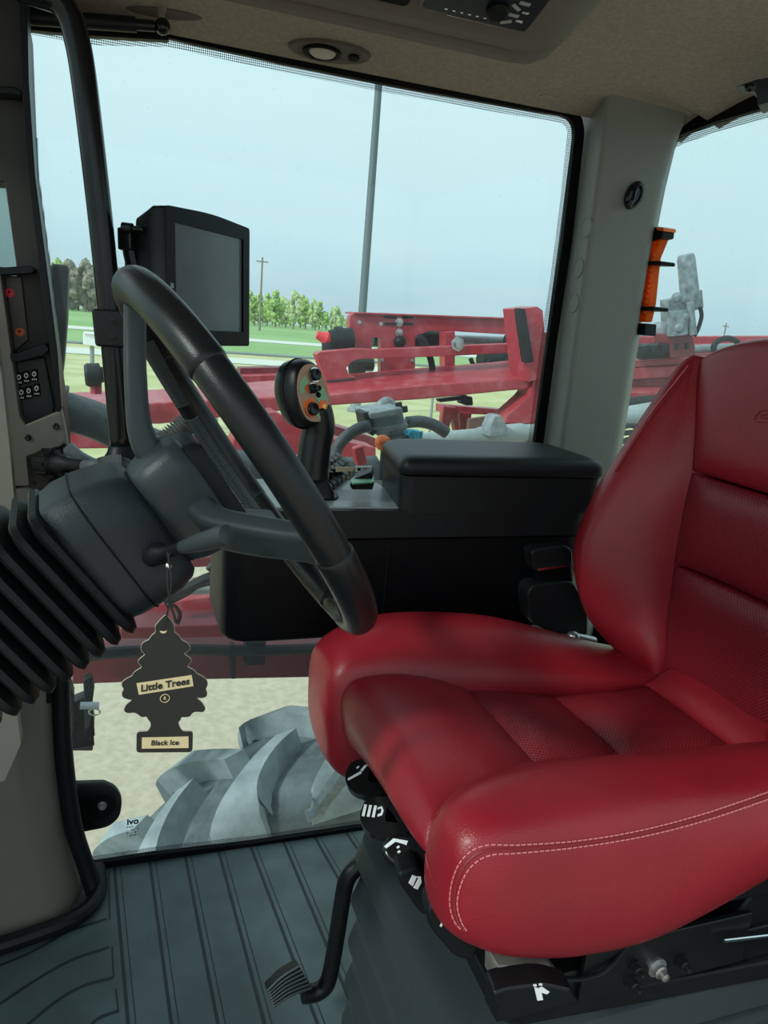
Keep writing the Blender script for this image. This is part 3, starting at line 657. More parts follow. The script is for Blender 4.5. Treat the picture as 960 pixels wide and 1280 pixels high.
h3 = handle(512, 1067, .70, 'slide_lever', .034, .022, 0, False, BACKPIC)
def pad(px4, Y, name, pic, depth=.02, m=BLK):
    P = aYs(rpoly(px4, 9, 5), Y); b = MB(); b.prism(P, (.004, .03, .004)); o = b.build(name, m, seat, bevel=.006, seg=3)
    if pic:
        b = MB()
        for poly in pic: b.prism(aYs(poly, Y-.0008), (0, .001, 0))
        b.build('pictogram', WHT, o, smooth=0)
    return o
pad([(497, 1094), (522, 1084), (548, 1112), (546, 1146), (527, 1146), (500, 1108)], .66, 'height_pad', [[(511, 1104), (516, 1094), (521, 1096), (516, 1108)], [(519, 1107), (523, 1099), (521, 1096), (526, 1096), (527, 1103), (522, 1112), (517, 1110)]])
pad([(533, 1140), (556, 1118), (580, 1150), (600, 1180), (592, 1204), (568, 1198), (536, 1160)], .60, 'recline_pad', [[(550, 1158), (556, 1146), (561, 1157), (566, 1158), (565, 1160), (560, 1160), (556, 1150), (552, 1159)], [(556, 1144), (562, 1150), (563, 1148.5), (557, 1142.5)]])
# long pad at the near side
P = aYs(rpoly([(614, 1243), (632, 1236), (680, 1230), (715, 1238), (719, 1247), (700, 1256), (660, 1264), (625, 1260)], 12, 6), .535)
b = MB(); b.prism(P, (0, .022, .007)); sp = b.build('swivel_lever', BLKG, seat, bevel=.006, seg=3)
b = MB(); b.prism(aYs([(672, 1251), (668, 1234), (674, 1236), (678, 1234), (687, 1240), (684, 1243), (677, 1241), (679, 1250)], .534), (0, .001, 0)); b.prism(aYs([(667, 1231), (671, 1231), (671, 1233), (667, 1233)], .534), (0, .001, 0)); b.prism(aYs([(674, 1230), (678, 1230), (678, 1232), (674, 1232)], .534), (0, .001, 0)); b.build('pictogram', WHT, sp, smooth=0)
b = MB(); b.prism(aYs([(622, 1207), (690, 1209), (712, 1236), (640, 1240), (621, 1236)], .555), (0, .03, 0)); b.build('lever_plate', mat('worn_plate', (.10, .095, .088), .5, col2=(.17, .16, .15), vscale=30), sp, bevel=.002)
# suspension below: slide rails, top plate, pleated boot, near-side hardware
ped = MB()
XB0, XB1, YB0, YB1 = .368, .88, .60, .985
ZB = .398
b = MB(); b.loft([[V((x, y, z)) for x, y in rpoly([(.415, .605), (.90, .575), (.90, .98), (.425, .97)], .03)] for z in (ZB-.004, ZB+.018, ZB+.024)]); b.build('top_plate', BLK, seat, bevel=.004)
b = MB(); b.box((.40, .592, ZB+.024), (.90, .625, .470)); b.build('slide_rail', BLKM, seat, bevel=.003)
b = MB(); b.box((.40, .97, ZB+.024), (.90, 1.0, .480)); b.build('slide_rail', BLKM, seat, bevel=.003)
b = MB(); b.box((.42, .63, ZB+.024), (.86, .96, .53)); b.build('slide_frame', BLKD, seat, bevel=.004)
rings = []
nz = 5
for i in range(nz):
    zt = ZB-i*ZB/nz; dz = ZB/nz
    for z, g in ((zt, -.010), (zt-dz*.10, .008), (zt-dz*.60, .016), (zt-dz*.80, .006), (zt-dz*.90, -.016)):
        t = i/nz; gx = g
        rings.append([V((x, y, z)) for x, y in rpoly([(XB0-gx, YB0-gx), (XB1+gx, YB0-gx), (XB1+gx, YB1+gx), (XB0-gx, YB1+gx)], .045, 5)])
rings.append([V((p.x, p.y, 0)) for p in rings[-1]])
b = MB(); b.loft(rings); b.build('suspension_boot', CHAR, seat, smooth=30)
b = MB(); b.box((.5, .584, .432), (.74, .592, .505)); hp = b.build('side_bracket', BLKM, seat, bevel=.002)
for px, py, r, m in ((820, 1208, .0085, STEEL), (788, 1226, .006, BLKM), (792, 1206, .005, BLKM), (850, 1200, .006, BLKM)):
    c = aY(px, py, .584); b = MB(); b.lathe(c, (0, -1, 0), [(0, r*1.5), (.003, r*1.5), (.003, r), (.010, r), (.011, r*.7), (.018, r*.6), (.019, 0)], 12); b.build('bolt', m, hp, smooth=30)
b = MB(); b.tube(crom([aY(700, 1225, .585), aY(735, 1222, .580), aY(765, 1206, .58), (.60, .60, .53)], 16), .003, 8); b.build('cable', BLK, seat)
b = MB(); b.cyl(aY(905, 1176, .575), aY(975, 1168, .575), .0022, 8); b.build('release_wire', CHR, seat)
b = MB(); b.prism(aYs(rpoly([(905, 1180), (915, 1150), (965, 1090), (1000, 1080), (1000, 1165), (930, 1188)], 6), .60), (0, .05, 0)); b.build('rear_cover', BLK, seat, bevel=.006)

# ================================================================== STEERING
ta, ph = .597, .0879
WC = V((.1236, .76, 1.0255)); RW = .1946
E1 = V((sin(ta)*cos(ph), sin(ta)*sin(ph), -cos(ta))); E2 = V((-sin(ph), cos(ph), 0)); NW = E1.cross(E2)
def wp(a, b_, t=0): return WC+E1*a+E2*b_-NW*t
wheel = thing('steering_wheel', 'black leather steering wheel with three grey spokes', 'steering wheel', tuple(WC))
def rim(t0, t1, r, n, oval=1.0, ends=False):
    P = []; Rr = []
    for i in range(n+1):
        f = i/n; th_ = radians(t0+(t1-t0)*f); P.append(wp(RW*cos(th_), RW*sin(th_)))
        q = 1
        if ends: q = min(1, .90+.10*min(f, 1-f)/.02)
        Rr.append(r*q)
    b = MB(); b.tube(P, Rr, 20, upv=NW); return b
b = rim(0, 360, .0160, 96); rm = b.build('rim', WLEA, wheel, smooth=180)
for t0, t1, r_ in ((128, 232, .0172), (58, 127.6, .0166), (284, 348, .0172)):
    b = rim(t0, t1, r_, 40, ends=True); b.build('leather_grip', WLEA, wheel, smooth=180)
# cross-lacing on the inner side of the rim
for t0, t1 in ((32, 98), (104, 138), (304, 338)):
    b = MB(); n = int((t1-t0)*1.1)
    for i in range(n):
        for sgn in (-1, 1):
            pts = []
            for f in (0, .5, 1):
                th_ = radians(t0+(t1-t0)*(i+f)/n); al = sgn*(f-.5)*1.1
                base = pi-.62
                o_ = V((cos(th_), sin(th_)))
                rr = .0172 if t0 < 300 else .0184
                q = rr*cos(base+al); s_ = rr*sin(base+al)
                pts.append(wp((RW+q)*cos(th_), (RW+q)*sin(th_), s_))
            b.tube(pts, .0012, 5)
    b.build('lacing', CHAR, wheel)
def spoke(th_, t_hub, w0, w1, r_hub=.030):
    th_ = radians(th_); rad_ = V((cos(th_), sin(th_))); tan = V((-sin(th_), cos(th_)))
    rings = []
    for r_, t_, hw, hz in ((r_hub, t_hub, w0, .014), (.075, t_hub*.95, w0*.95, .013), (.120, t_hub*.62, (w0+w1)/2, .0125), (.158, t_hub*.28, w1, .0125), (RW*.97, .0, w1*1.05, .012)):
        sec = rpoly([(-hw, -hz), (hw, -hz), (hw, hz), (-hw, hz)], hz*.7, 4)
        rings.append([wp(rad_.x*r_+tan.x*x, rad_.y*r_+tan.y*x, t_-y) for x, y in sec])
    dense = loft_smooth(rings, 20, len(rings[0])*2)
    b = MB(); b.loft(dense); return b
spoke(168, .074, .022, .016).build('spoke', SPOK, wheel, smooth=60)
spoke(283, .064, .022, .018).build('spoke', SPOK, wheel, smooth=60)
spoke(47, .060, .022, .018).build('spoke', SPOK, wheel, smooth=60)
rings = []
for t_, k in ((.108, .70), (.100, .86), (.085, .95), (.062, 1.0), (.050, .98), (.046, .92)):
    sec = rpoly([(-.062*k, -.040*k), (-.045*k, -.056*k), (.038*k, -.056*k), (.054*k, -.040*k), (.054*k, .040*k), (.038*k, .056*k), (-.045*k, .056*k), (-.062*k, .040*k)], .012*k, 4)
    rings.append([wp(x-.002, y*.80-.010*k, t_) for x, y in sec])
b = MB(); b.loft(rings); hb = b.build('hub', SPOK, wheel, smooth=50)
rings = [[wp(x*k-.002, y*k*.80-.010, t_) for x, y in rpoly([(-.056, -.050), (.038, -.050), (.050, -.035), (.050, .035), (.038, .050), (-.056, .050)], .014, 4)] for t_, k in ((.047, .98), (.036, .96), (.031, .88))]
b = MB(); b.loft(rings); b.build('horn_pad', BLK, hb, smooth=40)

colm = thing('steering_column', 'black steering column shroud and pleated boot left of the wheel', 'column', tuple(wp(0, 0, .3)))
rings = []
SH = [(.101, .044, .044, -.0), (.102, .054, .053, -.0), (.107, .060, .058, -.002), (.122, .066, .062, -.004), (.145, .069, .064, -.007), (.166, .069, .064, -.009), (.180, .066, .061, -.010), (.186, .056, .053, -.010)]
def shr(t_, ha, hb_, ca, r=.55):
    return [wp(ca+x, y, t_) for x, y in rpoly([(-ha, -hb_*.75), (-ha*.6, -hb_), (ha*.75, -hb_), (ha*1.02, -hb_*.6), (ha*1.02, hb_*.6), (ha*.75, hb_), (-ha*.6, hb_), (-ha, hb_*.75)], .03, 5)]
b = MB(); b.loft([shr(*s) for s in SH]); sh = b.build('shroud', SHRD, colm, smooth=50)
b = MB(); q = [p for p in shr(.150, .0697, .0647, -.0075)]; b.tube(q, .0009, 5, closed=True); b.build('parting_seam', BLKD, sh)
# pleated boot of squarish frames
nrib = 8
for i in range(nrib):
    t0 = .178+i*.0172; k = 1.0+.015*min(i, 4)
    sec = lambda s_: [wp(-.008-.0006*i+x*s_, y*s_, -.05*x) for x, y in rpoly([(-.070, -.068), (.070, -.068), (.070, .068), (-.070, .068)], .024, 6)]
    prof_ = ((t0-.003, .80), (t0+.0010, 1.0*k), (t0+.0060, 1.03*k), (t0+.0085, 1.0*k), (t0+.0140, .78))
    b = MB(); b.loft([[p-NW*t_ for p in sec(s_)] for t_, s_ in prof_]); b.build('boot_pleat', RUB if i % 2 else BLK, colm, smooth=30)
b = MB(); b.loft([[p-NW*t_ for p in [wp(-.008+x*q_, y*q_, 0) for x, y in rpoly([(-.058, -.056), (.058, -.056), (.058, .056), (-.058, .056)], .022, 6)]] for t_, q_ in ((.17, .9), (.310, .95), (.318, 1.24), (.345, 1.26), (.352, 1.15), (.50, 1.1))]); b.build('boot_sleeve', BLKD, colm, smooth=40)
# column stalk
LB = aY(208, 690, .672); LT = aY(284, 668, .60)
d = LT-LB; LN = d.length
b = MB(); b.lathe(LB-d.normalized()*.025, d, [(0, .010), (.016, .010), (.022, .0065), (.035, .0055), (.054, .006)], 16); lv = b.build('stalk', BLK, colm)
b = MB(); b.lathe(LB+d.normalized()*.024, d, [(0, .0055), (.004, .0062), (.03, .0082), (LN-.030, .0092), (LN-.024, .0082), (LN-.022, .003)], 20); b.build('stalk_knob', CHAR, lv)
b = MB(); b.ell(aY(211, 707, .655), .0035, 10, 8); b.build('key_stub', CHR, colm)

# air freshener hanging from the stalk
FY = .652
af = thing('air_freshener', 'flat black tree-shaped air freshener hanging from the steering column stalk', 'air freshener', tuple(aY(208, 775, FY)))
def fz(x, y): return (140+x/5.8214, 740+y/5.8214)
outl = [(393, 165), (440, 220), (458, 262), (450, 290), (490, 320), (505, 350), (555, 375), (573, 410), (555, 430), (518, 448), (560, 475), (582, 500), (543, 545), (600, 570), (615, 595), (660, 615), (693, 645), (697, 680), (679, 705), (693, 730), (690, 760), (655, 773), (612, 768), (655, 805), (682, 850), (665, 875), (610, 870), (582, 880), (570, 905), (530, 912), (503, 908), (500, 930), (480, 950), (490, 980), (512, 1015), (580, 1015), (588, 1030), (585, 1150), (572, 1165), (190, 1168), (178, 1155), (180, 1030), (195, 1018), (262, 1015), (285, 975), (280, 945), (262, 930), (255, 905), (215, 912), (190, 890), (165, 877), (110, 882), (85, 865), (100, 825), (150, 785), (110, 780), (75, 765), (72, 730), (90, 708), (68, 680), (75, 655), (110, 630), (150, 612), (160, 585), (222, 548), (187, 510), (200, 490), (245, 455), (213, 430), (212, 390), (230, 365), (272, 350), (285, 320), (320, 295), (313, 250), (350, 205)]
ol = rpoly(outl, 14, 2)
b = MB(); b.prism(aYs([fz(*p) for p in ol], FY), (0, .0016, 0)); tc_ = b.build('tree_card', CARD, af, smooth=0)
b = MB(); b.prism([p+V((0, .0002, 0)) for p in aYs([fz(*p) for p in offset2(ol, 2.6)], FY)], (0, .0012, 0)); b.build('card_edge', CARDE, tc_, smooth=0)
b = MB(); b.prism(aYs([fz(*p) for p in [(178, 665), (580, 605), (593, 685), (195, 748)]], FY-.0004), (0, .0004, 0)); ls = b.build('name_strip', BEIG, af, smooth=0)
axs = aY(*fz(580, 643), FY)-aY(*fz(185, 705), FY); ays = aY(*fz(380, 500), FY)-aY(*fz(392, 600), FY)
sx = axs.length
text('lettering', 'Little Trees', sx*.193, aY(*fz(387, 677), FY-.0006), axs, ays, CARD, ls, bold=.00025, shear=.1)
b = MB(); b.prism(aYs([fz(*p) for p in [(217, 1060), (557, 1052), (557, 1135), (217, 1140)]], FY-.0004), (0, .0004, 0)); lb = b.build('scent_label', BEIG, af, smooth=0)
axb = aY(*fz(557, 1094), FY)-aY(*fz(217, 1100), FY)
text('lettering', 'Black Ice', axb.length*.168, aY(*fz(386, 1098), FY-.0006), axb, V((0, 0, 1)), CARD, lb, bold=.00012)
c = aY(*fz(385, 774), FY-.0005); text('registered_mark', 'R', .0042, c, axb, (0, 0, 1), BEIG, tc_, bold=.00005)
b = MB(); b.tube([c+V((cos(a)*.0040, 0, sin(a)*.0040)) for a in [2*pi*k/24 for k in range(24)]], .00035, 5, closed=True); b.build('registered_mark', BEIG, tc_)
c = aY(*fz(374, 280), FY-.0006); b = MB(); b.prism([c+V((cos(a)*.0030, 0, sin(a)*.0024-.0004)) for a in [pi+pi*k/10 for k in range(11)]]+[c+V((cos(a)*.0026, 0, sin(a)*.0008)) for a in [2*pi-pi*k/10 for k in range(11)]], (0, .0004, 0)); b.build('hang_hole', BEIG, tc_, smooth=0)
b = MB(); b.tube(crom([aY(212, 690, .66), aY(209, 720, .652), aY(211, 752, .650), aY(208, 772, .651), aY(204, 788, .651)], 20), .0008, 6); b.tube(crom([aY(209, 690, .655), aY(214, 725, .648), aY(211, 755, .649)], 14), .0007, 6)
b.tube(crom([aY(211, 756, .648), aY(219, 758, .644), aY(225, 768, .644), aY(222, 780, .644)], 12), .0017, 6); b.tube(crom([aY(211, 756, .646), aY(216, 764, .642), aY(220, 778, .642)], 10), .0012, 6); b.ell(aY(211, 756, .648), .0028, 8, 6)
b.build('string', CARD, af)

# ================================================================== ARMREST CONSOLE AND WHAT STANDS ON IT
YC = 1.13
con = thing('armrest_console', 'long black armrest console under the side window beside the seat', 'console', (.5, 1.25, .65))
def rbox(b, x0, x1, y0, y1, levels, r=.03, n=5):
    """stack of rounded rectangles: levels = (z, inset)"""
    b.loft([[V((x, y, z)) for x, y in rpoly([(x0+g, y0+g), (x1-g, y0+g), (x1-g, y1-g), (x0+g, y1-g)], r, n)] for z, g in levels]); return b
xl = aY(281, 720, YC).x; xr = aY(752, 620, YC).x
b = rbox(MB(), xl, xr-.01, YC+.004, 1.36, [(.652, .012), (.657, .004), (.665, 0), (.826, 0)], .045); b.build('lower_housing', BLKD, con, smooth=40)
b = rbox(MB(), xl, xr-.004, YC, 1.365, [(.828, .003), (.831, 0), (.872, 0), (.8770, 0)], .045); up_ = b.build('upper_housing', BLK, con, smooth=40)
x1 = .437
def padsec(z, g): return [V((x, y, z)) for x, y in rpoly([(x1+g, YC-.0012+g), (xr-g, YC-.0012+g), (xr-g, 1.335-g), (x1+.036+g, 1.335-g)], .026, 6)]
b = MB(); b.loft([padsec(z, g) for z, g in ((.872, 0), (.88, 0), (.934, 0), (.9355, .003))]); b.build('box_base', BLK, con, smooth=40)
b = MB(); b.loft([padsec(z, g-.004) for z, g in ((.936, .003), (.939, 0), (.954, .001), (.962, .006), (.967, .018), (.968, .034))]); b.build('armrest_pad', BLK, con, smooth=60)
b = MB(); b.box((.425, YC+.0025, .66), (.4265, YC+.006, .824)); b.build('panel_gap', BLKG, con)
# deck with keypad
DK = .8795
b = rbox(MB(), xl+.012, x1+.03, YC+.012, 1.352, [(DK-.006, 0), (DK, .002)], .03); dk = b.build('deck', mat('deck_grey', (.13, .15, .155), .32, bump=.1, bscale=800), con, smooth=40)
o0 = aZ(403, 611, DK+.004); o1 = aZ(440, 586, DK+.004); o2 = aZ(424, 610, DK+.004)
kx = V((1, -.05, 0)); ky = V((.05, 1, 0)); kb = V((aZ(399, 614, DK).x, aZ(399, 614, DK).y, DK))
ku = (aZ(440, 588, DK)-aZ(404, 616, DK))/7; kv = (aZ(395, 606, DK)-aZ(404, 616, DK))
for i in range(3):
    for j in range(8):
        c = aZ(404, 616, DK)+kv*i+ku*j
        b = MB(); b.obox(c+V((0, 0, .004)), (ku, kv, V((0, 0, 1))), (ku.length*.40, kv.length*.38, .006)); b.build('keypad_button', BLKD, dk, bevel=.002)
for i in range(3):
    for j in range(4):
        c = aZ(335, 640, DK)+V((-.06+.020*i, .0+.024*j, .004)); b = MB(); b.obox(c, (kx, ky, V((0, 0, 1))), (.007, .009, .006)); b.build('keypad_button', BLKD, dk, bevel=.002)
b = MB(); P = [aZ(x, y, DK) for x, y in rpoly([(398, 619), (415, 614), (425, 621), (418, 626), (400, 626)], 6, 4)]; b.prism(P, (0, 0, .003)); b.build('cup_recess', BLKD, dk, bevel=.001)
P = aYs(rpoly([(437, 606), (441, 599), (464, 590), (466, 612), (440, 612)], 2, 3), 1.19); b = MB(); b.prism(P, (.02, .05, 0)); sw = b.build('rocker_switch', BLKD, dk, bevel=.003)
P = [aZ(x, y, DK+.034) for x, y in [(438, 601), (450, 591), (467, 586), (468, 604), (440, 606)]]; b = MB(); b.prism(P, (0, 0, .003)); b.build('green_cap', GRN, sw, bevel=.001)
P = aYs([(444.5, 583), (465, 583), (465, 590), (444.5, 590)], 1.335); b = MB(); b.prism(P, (0, .002, .001)); b.build('instruction_label', WHT, dk); 
b = MB(); b.prism(aYs([(420, 584), (443, 584), (442, 589), (420, 590)], 1.336), (0, .002, 0)); b.build('instruction_label', BEIG, dk)
b = MB(); b.prism(aYs([(447, 585), (451, 585), (451, 588.5), (447, 588.5)], 1.3345), (0, .0004, 0)); b.prism(aYs([(453, 585.4), (462, 585.4), (462, 586.4), (453, 586.4)], 1.3345), (0, .0004, 0)); b.prism(aYs([(453, 587.4), (460, 587.4), (460, 588.4), (453, 588.4)], 1.3345), (0, .0004, 0)); b.build('label_print', BLKD, dk, smooth=0)
# joystick
JY = 1.20
jb = aY(398, 588, JY)
js = thing('joystick', 'black control joystick with orange and green button face on the console', 'joystick', (jb.x, jb.y, DK))
b = MB(); b.loft([[V((jb.x-.005+x, jb.y+.02+y, z)) for x, y in rpoly([(-s_, -s_*.9), (s_, -s_*.9), (s_, s_*.9), (-s_, s_*.9)], s_*.4, 5)] for z, s_ in ((DK, .036), (DK+.012, .034), (DK+.03, .024), (DK+.045, .020), (DK+.055, .024))]); b.build('gaiter', RUB, js, smooth=60)
A = [aY(x, y, JY) for x, y in ((391, 582), (394, 556), (398, 532), (393, 508))]
b = MB(); b.tube(crom([(A[0].x, JY, A[0].z-.02)]+A, 20), [.0260+.0015*abs(i-10)/10 for i in range(20)], 16, flat=1.25); gr = b.build('grip', WLEA, js, smooth=180)
fn = V((.48, -.86, .18)).normalized(); fu = (V((-.16, -.10, 1))-fn*V((-.16, -.10, 1)).dot(fn)).normalized(); fr_ = fu.cross(fn).normalized()
if fr_.x < 0: fr_ = -fr_
FC = aY(391, 492, JY-.03)
face = [V((p.x, p.y*.87, 0)) for p in crom([V((0, .056, 0)), V((.022, .045, 0)), V((.031, .015, 0)), V((.034, -.025, 0)), V((.026, -.050, 0)), V((.0, -.054, 0)), V((-.024, -.044, 0)), V((-.033, -.015, 0)), V((-.032, .018, 0)), V((-.020, .046, 0))], 40, True)]
def jf(x, y, t): return FC+fr_*x+fu*y-fn*t
b = MB(); b.loft([[jf(p.x*k, p.y*k+dy, t) for p in face] for t, k, dy in ((-.001, .96, 0), (.003, 1.04, 0), (.010, 1.12, 0), (.028, 1.16, 0), (.044, 1.08, .002), (.056, .86, .004), (.063, .5, .004), (.065, .1, .004))]); hd = b.build('head', WLEA, js, smooth=70)
b = MB(); b.tube([jf(p.x*1.165, p.y*1.165, .024) for p in face], .0010, 5, closed=True); b.build('head_seam', BLKD, hd)
b = MB(); b.prism([jf(p.x*.95, p.y*.95, -.001) for p in face], fn*.0012); fp = b.build('face_plate', mat('tan_face', (.42, .26, .17), .45), js, smooth=0)
def fpoly(pts, m, name, h=.0010, base=.0022): b = MB(); b.prism([jf(x*.92, y*.84, -base) for x, y in rpoly(pts, .004, 3)], fn*h); return b.build(name, m, fp, smooth=0)
LGR = mat('pale_green_print', (.22, .48, .27), .5)
fpoly([(-.026, .026), (-.012, .036), (-.006, .020), (-.020, .006), (-.029, .006)], LGR, 'green_field'); fpoly([(.002, -.006), (.024, .010), (.029, -.020), (.024, -.044), (.002, -.049), (-.006, -.040), (.006, -.024)], LGR, 'green_field')
fpoly([(-.022, .014), (-.004, .024), (.002, .014), (-.012, .004)], ORG, 'orange_field'); fpoly([(-.028, -.010), (-.006, -.006), (.004, -.022), (-.002, -.030), (-.012, -.016), (-.028, -.022)], ORG, 'orange_field')
for x, y, r in ((.008, .028, .010), (-.012, -.022, .011), (-.002, .008, .0080)):
    b = MB(); c = jf(x, y, -.002); b.lathe(c, fn, [(0, r*1.15), (.002, r*1.15), (.003, r), (.008, r*.92), (.0085, r*.7), (.005, 0)], 20); k = b.build('push_button', BLKG, fp, smooth=40)
    b = MB(); b.lathe(c+fn*.0022, fn, [(0, r*1.16), (.001, r*1.16), (.001, r*1.02)], 20); b.build('button_ring', ORG if r == .011 else CHR, k)
b = MB(); c = jf(.014, -.024, -.002); b.lathe(c, fn, [(0, .011), (.002, .011), (.003, .008), (.003, 0)], 20); k = b.build('push_button', ORG, fp); b = MB(); b.ell(c+fn*.003, .005, 12, 8); b.build('button_dome', mat('pale_orange', (.9, .45, .12), .4), k)
for x, y, r in ((.012, .006, .0045), (.008, -.004, .0045)):
    b = MB(); b.ell(jf(x, y, -.003), (r, r, r), 10, 8); b.build('thumb_nub', BLKD, fp)
for px, py in ((402, 598), (411, 596), (418, 592), (424, 590)):
    b = MB(); c = aZ(px, py, DK+.012); b.lathe((c.x, c.y, DK), (0, 0, 1), [(0, .008), (.012, .007), (.016, .0085), (.022, .008), (.023, 0)], 12); b.build('rotary_knob', BLKD, dk)

# display on its rail
MY = 1.20
wd = V((.63, .776, 0)).normalized(); mn = V((.776, -.63, .04)).normalized(); mu = wd.cross(mn); mu = mu if mu.z > 0 else -mu
MO = aY(204, 256, MY)
MW, MH = .234, .196
mon = thing('display_monitor', 'black touchscreen display mounted by the windshield behind the steering wheel', 'monitor', tuple(MO+wd*MW/2-mu*MH))
def ms(x, y, t): return MO+wd*x-mu*y-mn*t
out = rpoly([(0, 0), (MW*.5, -.006), (MW, 0), (MW, MH), (0, MH)], [.006, .04, .006, .006, .006], 4)
b = MB(); b.loft([[ms(x+(g if x < MW/2 else -g), y+(g if y < MH/2 else -g), t) for x, y in out] for t, g in ((0, .001), (.004, 0), (.020, 0), (.030, .004), (.058, .014), (.062, .018))]); b.build('housing', BLK, mon, smooth=40)
inn = [(max(.020, min(MW-.020, x)), max(.020, min(MH-.024, y))) for x, y in out]
b = ringplate([ms(x, y, -.0008) for x, y in out], [ms(x, y, -.0008) for x, y in inn], mn*.0045); b.build('bezel', BLKD, mon, smooth=0)
b = MB(); b.prism([ms(x, y, -.0004) for x, y in ((.019, .019), (MW-.019, .019), (MW-.019, MH-.023), (.019, MH-.023))], mn*.0009); b.build('screen', SCRN, mon, smooth=0)
b = MB(); b.obox(ms(.010, MH*.56, -.001), (wd, mu, mn), (.004, .0035, .0045)); b.build('side_key', OGRY, mon)
b = MB(); b.obox(ms(.02, .045, .072), (wd, mu, mn), (.018, .016, .012)); b.build('bracket', BLKM, mon, bevel=.003)
KN = aY(163, 285, 1.235); b = MB(); b.lathe(KN, (-.9, .4, .05), [(-.02, .004), (-.004, .004), (-.003, .007), (.012, .007), (.013, .004)], 12); b.build('clamp_knob', BLKM, mon)
b = MB(); b.tube(crom([aY(168, 287, 1.26), aY(163, 305, 1.26), aY(166, 325, 1.26), aY(172, 345, 1.26)], 12), .012, 10); b.build('bracket_arm', BLKM, mon)
rail = thing('mounting_rail', 'bent black tube rail running from dash to roof beside the front pillar', 'rail', tuple(aY(153, 566, 1.24)))
RP = crom([aY(x, y, 1.24) for x, y in ((20, -16), (48, -8), (72, 1), (86, 18), (95, 45), (105, 100), (124, 260), (139, 410), (153, 566))], 60)
b = MB(); b.tube(RP, .0172, 16); b.build('tube', BLKG, rail, smooth=180)
b = MB(); c = aY(137, 410, 1.235); b.obox(c, (V((1, 0, 0)), V((0, 1, 0)), (RP[52]-RP[46])), (.022, .024, .027)); cl = b.build('clamp', BLKM, rail, bevel=.004)
for dz in (-.012, .012): b = MB(); b.lathe(c+V((.004, -.024, dz)), (0, -1, 0), [(0, .005), (.004, .005), (.0045, 0)], 6); b.build('bolt', BLKM, cl)
# bracket between clamp and display
b = MB(); b.tube(crom([c+V((0, .02, 0)), c+V((.03, .06, .03)), ms(.03, .06, .08)], 12), .010, 10); b.build('bracket_arm', BLKM, rail)
b = MB(); b.lathe(aY(153, 572, 1.24), (RP[-2]-RP[-1]), [(-.01, .030), (.002, .028), (.010, .022), (.02, .0185)], 16); b.build('rail_foot', RUB, rail)

# front pillar console: tray frame, shelves, warning lights, keypad, sockets
pc = thing('pillar_console', 'dark switch panel trim on the front pillar left of the rail', 'console', tuple(aY(50, 600, 1.38)))
PY = 1.345
def pp(pts, y0, dy, name, m, parent=pc, bevel=.002, **k): b = MB(); b.prism(aYs(pts, y0), (0, dy, 0)); return b.build(name, m, parent, bevel=bevel, **k)
pp([(-60, -60), (20, -60), (34, 60), (45, 200), (60, 340), (84, 560), (30, 565), (-60, 560), (-60, 434), (25, 430), (20, 330), (6, 228), (-60, 224)], PY+.042, .008, 'back_plate', mat('tray_back', (.022, .020, .018), .6))
pp([(21, -50), (33, -50), (36, 100), (44, 220), (58, 330), (72, 440), (77, 512), (72, 516), (64, 450), (48, 335), (34, 220), (26, 100)], PY, .05, 'frame_edge', BLK)
pp([(-30, 330), (0, 338), (9, 400), (17, 460), (25, 520), (32, 531), (76, 514), (82, 545), (88, 583), (34, 608), (-30, 608)], PY, .05, 'lower_trim', mat('pillar_taupe_dark', (.135, .127, .107), .6, bump=.2, bscale=700))
pp([(-40, 106), (18, 108), (27, 114), (26, 120), (16, 117), (-40, 114)], PY+.0, .046, 'shelf', BLK)
pp([(-40, 330), (6, 334), (38, 332), (44, 337), (40, 342), (6, 344), (-40, 344)], PY+.0, .046, 'shelf', BLK)
pp([(10, 440), (20, 442), (56, 430), (62, 436), (56, 444), (20, 453), (12, 452)], PY+.0, .046, 'shelf', BLK)
ip = pp([(5, 345), (27, 345), (36, 425), (18, 440)], PY+.036, .006, 'indicator_panel', mat('indicator_brown', (.030, .018, .013), .4))
for px, py, m in ((12, 366, emit('red_lamp', (.45, .01, .03), .12)), (25, 415, emit('amber_lamp', (.35, .06, .01), .12))):
    c = aY(px, py, PY+.036); b = MB(); b.lathe(c, (0, -1, 0), [(0, .0068), (.0015, .0068), (.002, .005), (.002, 0)], 20); l_ = b.build('warning_lamp', m, ip)
    b = MB(); b.prism([c+V((x, -.0022, z)) for x, z in ((-.002, -.003), (-.001, -.003), (-.001, 0), (.0015, .0005), (.0015, .003), (-.002, .003))], (0, -.0006, 0)); b.build('lamp_symbol', BLKD, l_, smooth=0)
kp = pp([(20, 452), (56, 446), (68, 508), (66, 520), (34, 530), (27, 515)], PY+.034, .008, 'keypad', CHAR, bevel=.003)
